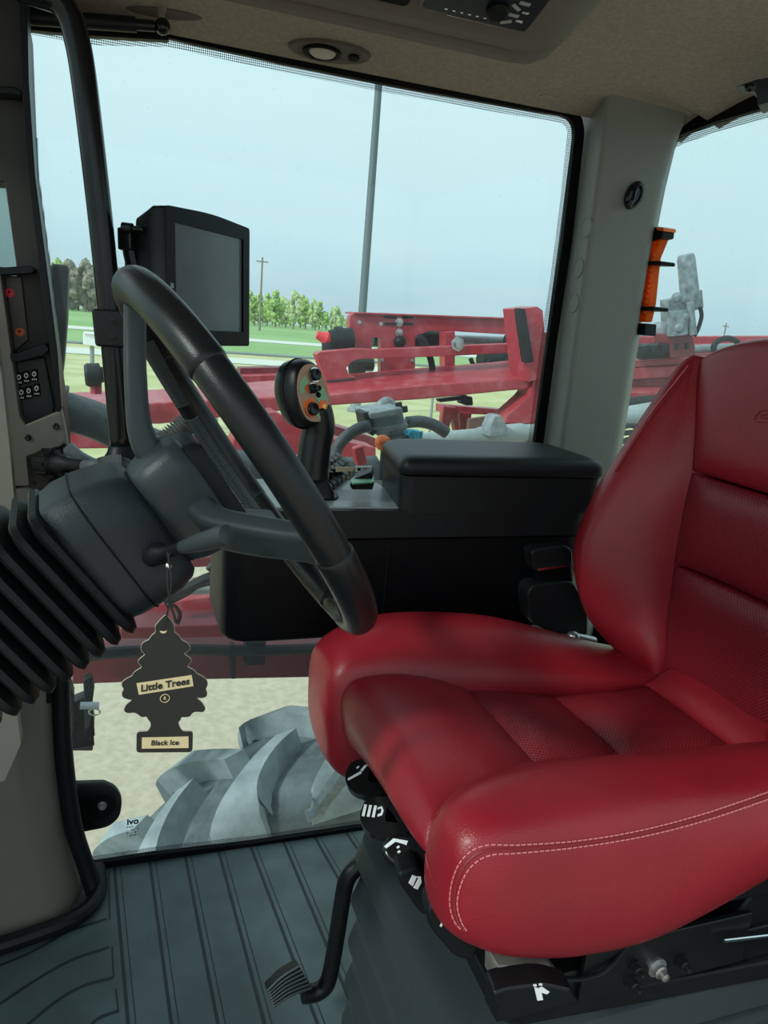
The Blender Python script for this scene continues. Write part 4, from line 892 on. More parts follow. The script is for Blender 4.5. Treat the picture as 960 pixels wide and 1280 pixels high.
for i, (px, py) in enumerate(((24, 474), (33, 472), (43, 470), (27, 493), (36, 491), (46, 488))):
    pp([(px-4.5, py-8), (px+4, py-9), (px+5, py+7), (px-4, py+8)], PY+.031, .004, 'keypad_button', BLKD, kp)
    s_ = [[(px-2.5, py-4), (px-.5, py-6), (px+2, py-4), (px+2, py-1), (px-.5, py+1.5), (px-2.5, py-1)], [(px-3, py+3), (px+3, py+2.6), (px+3, py+4), (px-3, py+4.6)]]
    b = MB()
    O = [(px-3, py-4), (px-.5, py-6.2), (px+2.2, py-4.2), (px+2.2, py-1), (px-.5, py+1.2), (px-3, py-1)]; I = [(px+(x-px)*.5-.2, py-2.4+(y-py+2.4)*.5) for x, y in O]
    b = ringplate(aYs(O, PY+.0305), aYs(I, PY+.0305), (0, .0004, 0)); b.build('pictogram', WHT, kp, smooth=0)
    b = MB()
    for k in range(3): b.prism(aYs([(px-3+k*2.3, py+3.2), (px-1.6+k*2.3, py+3.1), (px-1.5+k*2.3, py+5.2), (px-2.9+k*2.3, py+5.3)], PY+.0305), (0, .0004, 0))
    b.build('pictogram', WHT, kp, smooth=0)
for px, py in ((35, 547), (70, 533)): b = MB(); b.lathe(aY(px, py, PY), (0, -1, 0), [(0, .0055), (.001, .0055), (.002, .004), (.001, 0)], 14); b.build('screw', BLKG, pc)
pp([(10, 612), (36, 607), (82, 585), (88, 620), (60, 640), (40, 650), (38, 740), (-60, 760), (-60, 612)], PY+.003, .05, 'lower_panel', TAUD, bevel=.004)
soc = pp([(32, 570), (78, 556), (84, 598), (60, 610), (44, 614), (36, 608)], PY-.002, .02, 'socket_plate', BLKG)
for px, py in ((38, 572), (53, 569), (80, 556), (42, 604)): b = MB(); b.lathe(aY(px, py, PY-.002), (0, -1, 0), [(0, .004), (.002, .0035), (.0025, 0)], 10); b.build('screw', BLKM, soc)
plug = thing('cable_plug', 'round black cable plug pushed into the pillar socket', 'plug', tuple(aY(60, 582, PY-.02)))
A, B = aY(52, 578, PY-.004), aY(106, 582, 1.22); d = B-A
b = MB(); b.lathe(A, d, [(0, .018), (.01, .018), (.012, .022), (.05, .021), (.055, .016), (.085, .014), (.09, .011), (d.length, .010)], 18)
b.build('plug_body', BLK, plug, smooth=30)
b = MB()
for k in range(9): 
    a = 2*pi*k/9; x_ = d.normalized().orthogonal().normalized(); y_ = d.normalized().cross(x_); q = (x_*cos(a)+y_*sin(a))*.0215; b.tube([A+d.normalized()*.014+q, A+d.normalized()*.05+q], .003, 6)
b.build('plug_grip', BLK, plug)
b = MB(); b.tube(crom([B, aY(118, 583, 1.2), aY(130, 580, 1.2), aY(150, 578, 1.2), aY(175, 590, 1.2)], 24), .0095, 10); cb = b.build('cable', HOSE, plug)
b = MB(); P = crom([aY(124, 582, 1.2), aY(135, 579, 1.2), aY(152, 578, 1.2)], 60); b.tube(P, [.0112+.0012*(i % 2) for i in range(60)], 10); b.build('braided_sleeve', mat('braid', (.16, .18, .18), .6), plug)
wl = thing('cable_conduit', 'pale grey cable conduit on the dash behind the steering column', 'cable', tuple(aY(120, 600, 1.3)))
b = MB(); b.tube(crom([aY(x, y, 1.32) for x, y in ((82, 560), (100, 575), (125, 585), (150, 580), (190, 572))], 30), .014, 10); b.build('conduit', OGRY, wl, smooth=180)
# dash top under the rail
dash = thing('dash_top', 'dark dash moulding at the foot of the rail', 'dashboard', tuple(aY(120, 640, 1.2)))
b = MB(); P = rpoly([(46, 628), (90, 612), (150, 598), (200, 602), (215, 640), (150, 720), (40, 720)], 8, 4); b.prism(aYs(P, 1.17), (0, .12, 0)); b.build('moulding', BLKD, dash, bevel=.01, seg=3)

# strut with a ball end under the headliner
st = thing('blind_strut', 'black strut with ball end under the ceiling at the front', 'strut', tuple(aY(120, 26, 1.40)))
A, B = aY(20, 20, 1.40), aY(203, 33, 1.40); d = (B-A).normalized(); LN = (B-A).length
b = MB(); b.cyl(A, A+d*(LN-.040), .0115, 14); b.build('cylinder', BLK, st)
b = MB(); b.cyl(A+d*(LN-.042), A+d*(LN-.012), .0085, 14); b.build('rod', BLKM, st)
b = MB(); b.ell(B, .0125, 16, 10); bs = b.build('ball_socket', BLKG, st); b = MB(); b.cyl(B, B+V((0, .03, .045)), .007, 10); b.build('ball_stud', CHR, bs)
b = MB(); b.prism(aYs([(28, 5), (100, 20), (210, 38), (212, 50), (110, 44), (28, 36)], 1.45), (0, .02, 0)); b.build('head_rail', BLKD, st, bevel=.003)
# dome lamp and dimples set in the headliner
def disc_on(key, cx, cy, rx, ry, rot, steps, name, m, parent, n=40):
    """profile (scale, lift) swept round an ellipse laid on a surface"""
    b = MB(); rings = []
    for k, lift in steps:
        rings.append([cast(key, cx+(rx*k*cos(a)*cos(rot)-ry*k*sin(a)*sin(rot)), cy+(rx*k*cos(a)*sin(rot)+ry*k*sin(a)*cos(rot)), lift) for a in [2*pi*i/n for i in range(n)]])
    b.loft(rings); return b.build(name, m, parent, smooth=50)
p = cast('cei', 412, 62)
dl = thing('dome_light', 'oval reading light set in the headliner above the side window', 'ceiling light', tuple(p))
disc_on('cei', 412, 62, 52, 13, .14, ((1, -.002), (1, .004), (.96, .007), (.85, .006), (.78, .003)), 'bezel', CONS, dl)
disc_on('cei', 402, 62, 24, 9.5, .14, ((1, .002), (1, .008), (.85, .009), (.7, .005)), 'lamp_collar', BLK, dl)
disc_on('cei', 403, 61, 17, 6.5, .14, ((1, .004), (1, .008), (.8, .013), (.3, .015)), 'lens', mat('lamp_lens', (.42, .40, .35), .25), dl)
disc_on('cei', 442, 68.5, 7, 3.6, .14, ((1, .003), (1, .007), (.7, .011), (.2, .012)), 'switch', BLK, dl)
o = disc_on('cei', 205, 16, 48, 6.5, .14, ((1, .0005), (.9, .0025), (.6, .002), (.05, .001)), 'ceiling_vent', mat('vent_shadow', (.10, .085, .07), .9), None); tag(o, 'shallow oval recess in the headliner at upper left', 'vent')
o = disc_on('cei', 685, 121, 11, 3.4, .14, ((1, .0002), (.95, .0016), (.1, .0018)), 'ceiling_plug', HEAD, None); tag(o, 'small round plug in the headliner left of the pillar', 'plug')
# roof console with radio
rc = thing('roof_console', 'grey overhead console hanging from the headliner', 'console', (.3, 1.1, 1.68))
RSEC = [(1.240, 1.675), (1.222, 1.620), (1.214, 1.594), (1.203, 1.584), (1.190, 1.586), (1.182, 1.594), (1.176, 1.594), (1.168, 1.590), (1.150, 1.594), (1.144, 1.600), (1.02, 1.640), (1.00, 1.66), (1.00, 1.69)]
def rsec(x, k): return [V((x, 1.12+(y-1.12)*(.5+.5*k), z if z > 1.66 else 1.675-(1.675-z)*k)) for y, z in RSEC]
b = MB(); b.loft([rsec(-.30, .4), rsec(-.28, .8), rsec(-.25, 1), rsec(.0, 1), rsec(.3, 1), rsec(.585, 1), rsec(.615, .97), rsec(.64, .86), rsec(.658, .62), rsec(.664, .3)]); b.build('shell', CONS, rc, smooth=30)
pn = (V((0, 1.144, 1.600)), V((0, 1.02, 1.640))); pdv = (pn[1]-pn[0]).normalized(); pnv = V((0, -pdv.z, pdv.y)); pnv = pnv if pnv.z < 0 else -pnv
def rp_(x, s_, t): return V((x, pn[0].y, pn[0].z))+pdv*s_+pnv*t
rad_ = thing('radio', 'black car radio in the overhead console above the window', 'radio', tuple(rp_(.50, .05, 0)))
RX = -.028
def rplate(x0, x1, s0, s1, t0, t1, name, m, parent, r=.006, bevel=.001): x0 += RX; x1 += RX; b = MB(); b.prism([rp_(x, s_, t0) for x, s_ in rpoly([(x0, s0), (x1, s0), (x1, s1), (x0, s1)], r, 4)], pnv*(t1-t0)); return b.build(name, m, parent, bevel=bevel)
rplate(.425, .600, .012, .105, -.004, .003, 'surround', CONS, rad_, .012, .002)
rf = rplate(.431, .594, .018, .100, -.003, .005, 'face', mat('radio_face', (.006, .008, .014), .3), rad_, .006)
for i in range(6): rplate(.462+.012*i, .466+.012*i, .026, .0275, .005, .0056, 'button_legend', WHT, rf, 0, 0)
rplate(.47, .578, .0165, .0175, .005, .0058, 'chrome_line', CHR, rf, 0, 0)
b = MB(); b.lathe(rp_(.533+RX, .048, .004), pnv, [(0, .016), (.006, .016), (.010, .013), (.010, 0)], 24); b.build('volume_knob', BLKD, rf)
for x, s_, a in ((.556, .030, .5), (.560, .045, 0), (.556, .060, -.5), (.564, .070, 0)):
    c = rp_(x+RX, s_, .0055); ex = V((cos(a), 0, 0))+pdv*sin(a); b = MB(); b.obox(c, (ex, pnv.cross(ex), pnv), (.008, .0024, .001)); b.build('radio_key', mat('radio_key_grey', (.28, .29, .30), .4), rf)
text('lettering', 'MP3', .006, rp_(.574+RX, .036, .0058), (1, 0, 0), pdv, WHT, rf); text('lettering', 'AUX', .005, rp_(.574+RX, .054, .0058), (1, 0, 0), pdv, WHT, rf)
rplate(.24, .412, .010, .105, -.004, .003, 'blank_panel', BLKD, rc, .010)
# coat hook on the rear pillar, emergency hammer behind it, latch at the ceiling
hk = thing('coat_hook', 'black oval coat hook on the rear pillar', 'hook', tuple(aY(792, 244, 1.39)))
b = MB(); q = [aY(x, y, 1.400) for x, y in [(792+11*cos(a)*cos(.35)-19*sin(a)*sin(.35)*.9, 244+19*sin(a)*cos(.35)+11*cos(a)*sin(.35)*.4) for a in [2*pi*i/28 for i in range(28)]]]
cc = sum(q, V())/28; b.loft([q, [cc+(p-cc)*.96+V((0, -.005, 0)) for p in q], [cc+(p-cc)*.72+V((0, -.007, 0)) for p in q], [cc+(p-cc)*.6+V((0, -.003, 0)) for p in q]]); b.build('hook_base', BLKG, hk, smooth=40)
b = MB(); b.tube(crom([aY(795, 232, 1.398), aY(794, 238, 1.385), aY(790, 252, 1.382), aY(786, 258, 1.378), aY(790, 250, 1.372)], 16), .0042, 8); b.build('hook_arm', BLKG, hk)
hm = thing('emergency_hammer', 'orange ribbed emergency hammer clipped behind the rear pillar', 'hammer', tuple(aX(810, 350, 1.09)))
def hx(pts, x0, dx, name, m, parent=hm, bevel=.003): b = MB(); b.prism([aX(x, y, x0) for x, y in pts], (dx, 0, 0)); return b.build(name, m, parent, bevel=bevel)
hx([(807, 300), (827, 292), (826, 300), (817, 322), (814, 350), (811, 380), (806, 402), (794, 402), (797, 370), (803, 330)], 1.075, .020, 'handle', ORGT)
for i in range(12):
    px = 817-.2*i; b = MB(); c0, c1 = aX(818-1.0*i, 318+6.6*i, 1.072), aX(809-1.1*i, 318+6.6*i, 1.072); b.tube([c0, c1], .0045, 6); b.build('grip_rib', ORGT, hm)
hx([(812, 283), (829, 285), (828, 297), (806, 303), (806, 290)], 1.066, .03, 'hammer_head', BLK); hx([(820, 283), (829, 284), (829, 289), (820, 288)], 1.063, .034, 'head_tip', ORG)
hx([(792, 404), (807, 404), (806, 419), (790, 418)], 1.066, .03, 'end_cap', BLK)
hx([(798, 290), (808, 290), (790, 420), (778, 420)], 1.092, .012, 'holder', BLK)
for py, px in ((328, 814), (385, 806)): hx([(px-14, py-2), (px+11, py-2), (px+11, py+3), (px-14, py+3)], 1.060, .04, 'clip', BLKD)
lt = thing('blind_latch', 'black roller blind bracket at the ceiling above the rear window', 'bracket', tuple(aY(950, 118, 1.10)))
b = MB(); b.prism(aYs([(919, 108), (945, 99), (985, 92), (985, 120), (947, 132), (945, 116), (934, 106)], 1.10), (.04, .03, 0)); b.build('housing', BLK, lt, bevel=.004)
b = MB(); b.ell(aY(938, 109, 1.10), .008, 12, 8); b.build('pivot', BLKG, lt)

# foot lever and treadle on the floor left of the seat base
fl = thing('foot_pedal', 'bent black foot lever with ribbed treadle pad on the floor mat', 'pedal', tuple(aY(365, 1235, .98)))
LP = [aY(x, y, .99) for x, y in ((470, 1072), (448, 1082), (434, 1098), (428, 1125), (421, 1170), (414, 1210), (408, 1230), (396, 1240), (378, 1243))]
b = MB(); b.tube(crom(LP, 40), .0145, 8, upv=(0, 1, 0)); b.build('lever_arm', BLKM, fl, smooth=50)
P = [aY(x, y, .975) for x, y in ((334, 1238), (352, 1220), (374, 1207), (390, 1236), (366, 1246), (342, 1259))]
pd = aY(362, 1232, .975); 
b = MB(); b.prism(P, (.0, .028, -.012)); tp = b.build('treadle_pad', BLK, fl, bevel=.003)
for i in range(7):
    f = i/6
    A_ = [P[0].lerp(P[5], f*.92+.04), P[1].lerp(P[5].lerp(P[4], .6), f*.92+.04)]; 
    L_ = [(335+7*f, 1238+20*f), (353+11*f, 1221+23*f), (374+15*f, 1208+27*f)]
    b = MB(); b.tube(crom([aY(x, y, .9735) for x, y in L_], 10), .0022, 6); b.build('tread_rib', CHAR, tp)
# hinge of the glass, seen through it at lower left
hg = thing('window_hinge', 'black rounded hinge plate with bolt at the lower front corner of the side window', 'hinge', tuple(aY(110, 1010, YR+.02)))
b = MB(); b.prism(aYs(rpoly([(60, 980), (130, 978), (146, 985), (153, 1000), (150, 1022), (136, 1034), (66, 1048)], [2, 2, 14, 16, 16, 12, 2], 5), YR+.012), (0, .012, 0)); b.build('plate', BLK, hg, bevel=.002)
for px, py, r in ((126, 1006, .034), (74, 1013, .026)):
    b = MB(); b.lathe(aY(px, py, YR+.012), (0, -1, 0), [(0, r), (.004, r), (.007, r*.9), (.0065, r*.3), (.006, 0)], 28); b.build('bolt_cover', BLKD, hg, smooth=40)
c = aY(128, 1006, YR+.006); b = MB(); b.lathe(c, (0, -1, 0), [(0, .009), (.003, .009), (.003, .0065), (.010, .0065), (.010, .003), (.006, 0)], 12); b.build('bolt', STEEL, hg, smooth=30)

# ================================================================== OUTSIDE: booms, hoses, wheel
def plate(pts, Y, dy, name, m, parent, bevel=.004, r=0): b = MB(); b.prism(aYs(rpoly(pts, r, 3) if r else pts, Y), (0, dy, 0)); return b.build(name, m, parent, bevel=bevel)
def beam(A_, B_, Y, hpx, depth, name, m, parent, bevel=.006):
    """square tube along the sight points A-B (top front edge), hpx tall, depth along Y"""
    return plate([A_, B_, (B_[0], B_[1]+hpx), (A_[0], A_[1]+hpx)], Y, depth, name, m, parent, bevel)
def boltat(x, y, Y, r, parent, m=STEEL, dirn=(0, -1, 0)):
    b = MB(); b.lathe(aY(x, y, Y), dirn, [(0, r*1.7), (.2*r, r*1.7), (.25*r, r), (1.1*r, r), (1.2*r, 0)], 6); return b.build('bolt', m, parent, smooth=30)
BY = 3.0
boom = thing('spray_boom', 'folded red sprayer boom behind the side window', 'boom', tuple(aY(400, 500, BY)))
# main beam: lower box with a broad sloping top face
def mainbeam(pts, name, dY=.36):
    """pts: list of (x, ytop_back, ytop_front, ybottom)"""
    rings = []
    for x, yb, yf, yo in pts:
        F_ = aY(x, yf, BY); O_ = aY(x, yo, BY); K_ = aY(x, yb, BY+dY)
        rings.append([F_, V((F_.x, BY+dY, K_.z)), V((O_.x, BY+dY, O_.z)), O_])
    b = MB(); b.loft(rings); return b.build(name, BRED, boom, smooth=0, bevel=.008)
mainbeam([(40, 491, 511, 531), (200, 487, 503, 530), (412, 473, 493, 507), (530, 464, 481, 499), (640, 457, 474, 488), (700, 452, 468, 484)], 'main_beam')
# lower tube behind the steering column
mainbeam([(50, 532, 534, 562), (180, 536, 538, 560), (300, 545, 550, 585)], 'lower_beam', .2)
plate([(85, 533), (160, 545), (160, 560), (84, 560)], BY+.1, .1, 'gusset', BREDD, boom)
beam((400, 527), (470, 548), BY+.4, 32, .2, 'lower_beam', BRED, boom)
plate([(300, 520), (345, 515), (400, 545), (470, 560), (470, 583), (380, 566), (330, 580), (290, 560)], BY-.2, .14, 'lower_beam', BRED, boom)
# top frame plate
tf = plate([(437, 400), (438, 394), (443, 391), (480, 391), (652, 399), (655, 426), (650, 425), (648, 419), (565, 414), (536, 414), (519, 421), (519, 468), (476, 468), (476, 422), (465, 422), (465, 437), (437, 437)], BY+.5, .05, 'top_frame', BRED, boom, .003)
plate([(443, 390), (652, 397.5), (652, 400), (443, 392.5)], BY+.48, .16, 'frame_flange', BRED, boom, .003)
for x0, x1 in ((481, 496), (504, 517)):
    for y0 in (395, 403): plate([(x0, y0), (x1, y0+.4), (x1, y0+3.4), (x0, y0+3)], BY+.494, .01, 'slot', OBLK, tf, .001)
for x, y, r in ((499, 403, .013), (499, 416, .012)): boltat(x, y, BY+.498, r, tf)
for x, y in ((476, 405), (449, 403), (478, 450), (515, 451)): boltat(x, y, BY+.498, .006, tf)
b = MB(); b.lathe(aY(499, 427, BY+.5), (0, -1, 0), [(0, .028), (.015, .028), (.02, .02), (.03, .012)], 12); b.build('clamp_boss', OBLK, tf, smooth=30)
plate([(556, 415), (569, 414), (569, 463), (556, 464)], BY+.42, .07, 'upright', BRED, boom)
boltat(572, 430, BY+.19, .020, boom)
lb2 = plate([(396, 443), (400, 440), (446, 436), (470, 437), (563, 433), (655, 429), (657, 440), (566, 445), (450, 449), (440, 452), (433, 460), (436, 468), (446, 472), (408, 476)], BY+.2, .08, 'link_bar', BRED, boom, .003)
plate([(300, 460), (398, 458), (400, 466), (300, 469)], BY+.6, .1, 'rear_rail', BREDD, boom)
plate([(300, 470), (396, 467), (400, 482), (300, 486)], BY+.5, .1, 'rear_rail', BRED, boom)
# right post with rubber strip, and its brace
plate([(650, 386), (672, 383), (679, 388), (684, 455), (690, 470), (660, 478), (657, 452)], BY-.05, .16, 'end_post', BRED, boom)
plate([(651, 385), (657, 386), (668, 452), (660, 454), (652, 400)], BY-.10, .06, 'rubber_strip', OBLK, boom)
plate([(672, 455), (690, 462), (690, 500), (668, 530), (632, 529), (634, 519), (662, 494)], BY-.02, .12, 'brace', BRED, boom)
plate([(640, 505), (670, 470), (690, 470), (690, 545), (650, 548), (628, 526)], BY+.05, .05, 'brace', BREDD, boom)
p_ = aY(700, 470, 3.05); b = MB(); b.box((p_.x-.07, 3.06, GZ), (p_.x+.07, 3.26, p_.z)); b.build('boom_post', BREDD, boom)
# hydraulic rods
b = MB(); b.cyl(aY(540, 424, BY+.7), aY(645, 427, BY+.7), .026, 14); b.build('cylinder_rod', PIPEW, boom)
b = MB(); b.cyl(aY(465, 422, BY+.7), aY(556, 425, BY+.7), .045, 14); b.build('cylinder_barrel', OBLK, boom)
b = MB(); b.cyl(aY(640, 421, BY+.6), aY(653, 430, BY+.6), .035, 10); b.cyl(aY(632, 425, BY+.62), aY(650, 427, BY+.62), .03, 10); b.build('rod_end', OBLK, boom)
b = MB(); b.cyl(aY(600, 450, BY+.55), aY(645, 449, BY+.55), .048, 12); b.cyl(aY(636, 443, BY+.5), aY(646, 454, BY+.5), .055, 10); b.build('actuator', OBLK, boom)
b = MB(); b.tube(crom([aY(x, y, BY+.3) for x, y in ((522, 420), (530, 428), (535, 440), (539, 452), (541, 465))], 14), .016, 8); b.build('hydraulic_hose', OBLK, boom)
b = MB(); b.tube(crom([aY(x, y, BY+.45) for x, y in ((588, 448), (592, 456), (600, 460), (612, 452))], 12), .012, 8); b.build('hydraulic_hose', OBLK, boom)
b = MB(); b.tube(crom([aY(x, y, BY+.2) for x, y in ((656, 440), (658, 450), (657, 458), (650, 460))], 12), .010, 8); b.build('hydraulic_hose', OBLK, boom)
# lower red carrier under the beam
plate([(552, 506), (640, 513), (640, 520), (552, 516)], BY+.5, .08, 'carrier', BRED, boom)
plate([(555, 508), (572, 510), (575, 540), (570, 541), (566, 520), (560, 541), (552, 541)], BY+.45, .05, 'carrier', BRED, boom)
plate([(575, 515), (590, 516), (587, 540), (576, 540)], BY+.47, .05, 'carrier', BRED, boom)
plate([(587, 524), (612, 520), (616, 524), (605, 541), (585, 541)], BY+.40, .03, 'tan_bracket', mat('tan_tag', (.55, .40, .34), .6), boom)
for x, y in ((581, 502), (587, 504)): plate([(x-4, y-8), (x+4, y-8), (x+5, y+3), (x-5, y+3)], BY+.3, .05, 'clip', OBLK, boom, .006)
plate([(548, 499), (580, 495), (580, 500), (550, 503)], BY+.3, .04, 'clip', OBLK, boom)
# breakaway coupling with a red cap
bc = thing('hose_coupling', 'black hose coupling with a red cap at the left end of the boom frame', 'coupling', tuple(aY(425, 420, BY+.45)))
A, B = aY(412, 425, BY+.45), aY(440, 423, BY+.45)
b = MB(); b.lathe(A, B-A, [(0, .045), (.03, .05), (.03, .06), (.06, .06), (.06, .05), ((B-A).length, .05)], 14); b.build('coupling_body', OBLK, bc, smooth=30)
b = MB(); A2 = aY(396, 418, BY+.45); b.lathe(A, A2-A, [(0, .03), (.02, .032), (.03, .026), ((A2-A).length, .018)], 12); b.build('red_cap', REDP, bc)
b = MB(); b.cyl(aY(413, 428, BY+.45), aY(413, 438, BY+.45), .04, 12); b.build('outlet', OBLK, bc)
bc = thing('hose_coupling', 'grey black hose end on a red post left of the grab rail', 'coupling', tuple(aY(115, 468, 2.9)))
A, B = aY(106, 469, 2.9), aY(142, 468, 2.9); b = MB(); b.lathe(A, B-A, [(0, .035), (.01, .042), (.05, .042), (.055, .028), ((B-A).length, .026)], 14); b.build('coupling_body', OBLK, bc, smooth=30)
b = MB(); b.cyl(aY(120, 476, 2.92), aY(120, 492, 2.92), .02, 10); b.build('post', BRED, bc)
# coupler under the link bar
b = MB(); b.cyl(aY(445, 452, BY+.4), aY(447, 474, BY+.4), .04, 10); b.cyl(aY(440, 455, BY+.4), aY(466, 456, BY+.4), .03, 10); b.build('swivel_joint', OBLK, boom)

# second boom seen through the rear window
rb_ = thing('rear_boom', 'red boom sections crossing behind the rear window', 'boom', tuple(aY(850, 470, 3.3)))
for A_, B_, h, Y, dp_, nm in (((760, 421), (985, 420), 11, 3.6, .1, 'upper_rail'), ((760, 432), (985, 428), 12, 3.55, .1, 'upper_rail'), ((760, 453), (985, 438), 9, 3.3, .25, 'wide_beam'), ((760, 463), (985, 447), 14, 3.28, .2, 'wide_beam'), ((760, 477), (985, 462), 15, 3.4, .2, 'lower_rail'), ((760, 491), (985, 485), 9, 3.1, .25, 'lower_rail')):
    beam(A_, B_, Y, h, dp_, nm, BRED, rb_)
rp2 = plate([(836, 418), (866, 414), (869, 445), (838, 448)], 3.2, .12, 'mast_bracket', BREDD, rb_)
b = MB(); b.cyl(aY(855, 437, 3.4), aY(985, 431, 3.4), .022, 10); b.build('pale_tube', PIPEW, rb_)
b = MB(); b.cyl(aY(740, 528, 2.9), aY(840, 510, 2.9), .045, 14); b.build('pale_tube', PIPEW, rb_)
b = MB(); b.cyl(aY(740, 508, 3.0), aY(840, 500, 3.0), .03, 12); b.build('dark_tube', OBLK, rb_)
b = MB(); b.cyl(aY(800, 440, 3.25), aY(862, 436, 3.25), .04, 10)
for k in range(5): b.cyl(aY(803+13*k, 440-k, 3.22), aY(803+13*k, 432-k, 3.22), .026, 8)
b.build('valve_row', OBLK, rb_)
b = MB(); b.tube(crom([aY(x, y, 3.0) for x, y in ((892, 440), (893, 431), (900, 425), (911, 423), (921, 427), (925, 434))], 20), .014, 8); b.build('lifting_loop', OBLK, rb_)
b = MB(); b.cyl(aY(790, 419, 3.7), aY(835, 416, 3.7), .03, 10); b.ell(aY(822, 413, 3.7), .05, 8, 6); b.build('hose_fitting', OGRY, rb_)
ms_ = thing('sensor_mast', 'grey cylinder beacon on a bracket above the rear boom', 'beacon', tuple(aY(858, 400, 3.2)))
rr = rpoly([(-14, -3), (-10, -8), (8, -8), (13, -3)], 3, 3)
b = MB(); b.lathe(aY(863, 375, 3.2), aY(856, 308, 3.2)-aY(863, 375, 3.2), [(0, .044), (.02, .046), (.20, .042), (.218, .036), (.22, .01)], 18); b.build('beacon_body', BCN, ms_, smooth=30)
plate([(836, 375), (862, 370), (878, 362), (880, 385), (862, 390), (852, 392), (852, 420), (838, 422)], 3.22, .07, 'mast_plate', BCN, ms_)
b = MB(); b.cyl(aY(846, 388, 3.18), aY(847, 418, 3.18), .05, 12); b.cyl(aY(862, 378, 3.15), aY(866, 418, 3.15), .02, 10); b.build('mast_post', BCN, ms_)
for x, y in ((846, 372), (854, 396), (848, 410)): b = MB(); b.ell(aY(x, y, 3.15), .026, 10, 6); b.build('mast_knob', BCN, ms_)
b = MB(); b.tube(crom([aY(x, y, 3.18) for x, y in ((875, 384), (877, 395), (873, 410), (868, 420))], 14), .010, 8); b.build('cable', OBLK, ms_)
# wiring and hoses at the foot of the rear window
b = MB()
for pts in (((765, 560), (778, 552), (790, 548), (802, 542)), ((760, 572), (776, 568), (788, 556), (796, 545)), ((762, 548), (776, 542), (795, 540), (806, 536)), ((770, 540), (785, 532), (800, 534))):
    b.tube(crom([aY(x, y, 2.3) for x, y in pts], 14), .010, 8)
o = b.build('hose_bundle', OBLK, rb_); o['kind'] = 'stuff'
plate([(740, 555), (790, 565), (775, 600), (740, 610)], 2.6, .1, 'grey_panel', OGRY, rb_, .02)
plate([(750, 600), (780, 588), (770, 630), (740, 640)], 2.7, .1, 'red_bracket', BRED, rb_, .01)
plate([(742, 420), (752, 420), (752, 700), (742, 700)], 3.1, .5, 'boom_post', BREDD, rb_, .01)
p_ = aY(747, 690, 3.1); b = MB(); b.box((p_.x-.06, 3.2, GZ), (p_.x+.06, 3.4, p_.z)); b.build('boom_post', BREDD, rb_)

# valve block with hoses and coloured caps, just outside the glass
VY = 2.0
vb = thing('valve_block', 'dusty grey valve block with blue and orange caps outside the window', 'valve', tuple(aY(490, 540, VY)))
vbx = plate([(464, 519), (503, 512), (511, 541), (473, 546)], VY, .10, 'block', OGRY, vb, .006)
plate([(462, 517), (503, 509), (505, 517), (465, 525)], VY-.03, .15, 'block_lid', OGRY, vb, .005)
plate([(465, 534), (509, 529), (511, 533), (467, 538)], VY-.012, .02, 'block_rib', OGRY, vbx, .002)
plate([(455, 518), (462, 515), (472, 540), (466, 546), (458, 533)], VY-.01, .09, 'block_ear', OBLK, vb, .004)
for x, y in ((458, 522), (499, 510), (506, 515)): b = MB(); b.cyl(aY(x, y, VY), aY(x-1, y-7, VY), .010, 8); b.build('fitting', OBLK, vb)
def hose(pts, Y, r, name, m, parent, n=24): b = MB(); b.tube(crom([aY(x, y, Y) for x, y in pts], n), r, 10); return b.build(name, m, parent, smooth=180)
hose([(474, 516), (476, 506), (484, 502), (492, 508), (497, 514)], VY+.08, .014, 'loop_hose', OGRY, vb)
hose([(462, 532), (448, 536), (434, 545), (424, 556), (418, 572), (416, 585)], VY-.02, .017, 'supply_hose', HOSE, vb)
hose([(508, 528), (525, 527), (542, 531), (558, 541)], VY+.1, .018, 'supply_hose', HOSE, vb)
b = MB(); c = aY(481, 554, VY-.15); b.lathe(c+V((.0, .02, -.004)), (-.1, -.85, .5), [(0, .021), (.010, .021), (.016, .018), (.020, .010), (.0205, 0)], 18); oc = b.build('orange_cap', ORG, vb, smooth=40)
b = MB(); b.obox(c+V((-.002, .002, .006)), ((1, .2, .3), (0, .5, .85), (-.1, -.85, .5)), (.017, .003, .004)); b.build('cap_grip', ORG, oc)
b = MB(); b.lathe(aY(515, 552, VY-.1), (.15, .1, 1), [(-.03, .026), (0, .026), (.003, .021), (.03, .021)], 18); b.build('fitting', OGRY, vb, smooth=30)
b = MB(); b.lathe(aY(517, 543, VY-.1), (.15, .1, 1), [(-.010, .016), (-.010, .022), (.010, .022), (.012, .018), (.014, .008)], 12); bcp = b.build('blue_cap', BLUC, vb, smooth=30)
for k in range(8):
    a = 2*pi*k/8; c = aY(517, 543, VY-.1)+V((cos(a)*.022, sin(a)*.022, 0)); b = MB(); b.cyl(c-V((0, 0, .008)), c+V((0, 0, .010)), .005, 6); b.build('cap_lug', BLUC, bcp)
b = MB(); b.cyl(aY(490, 552, VY-.08), aY(510, 548, VY-.08), .028, 12); b.cyl(aY(497, 545, VY-.1), aY(498, 556, VY-.1), .030, 10); b.build('tee_fitting', OBLK, vb)
b = MB(); c = aY(449, 569, VY-.2); b.obox(c, ((1, .1, .3), (0, 1, 0), (-.3, 0, 1)), (.014, .016, .024)); o = b.build('red_knob', REDP, vb, bevel=.005)
p_ = aY(490, 545, VY+.08); q_ = aY(490, 813, 2.28); b = MB(); b.box((p_.x-.02, VY+.07, q_.z-.008), (p_.x+.02, 2.30, q_.z+.004)); b.box((p_.x-.03, VY+.07, q_.z), (p_.x+.03, VY+.085, p_.z+.01)); b.build('mount_bracket', OBLK, vb)
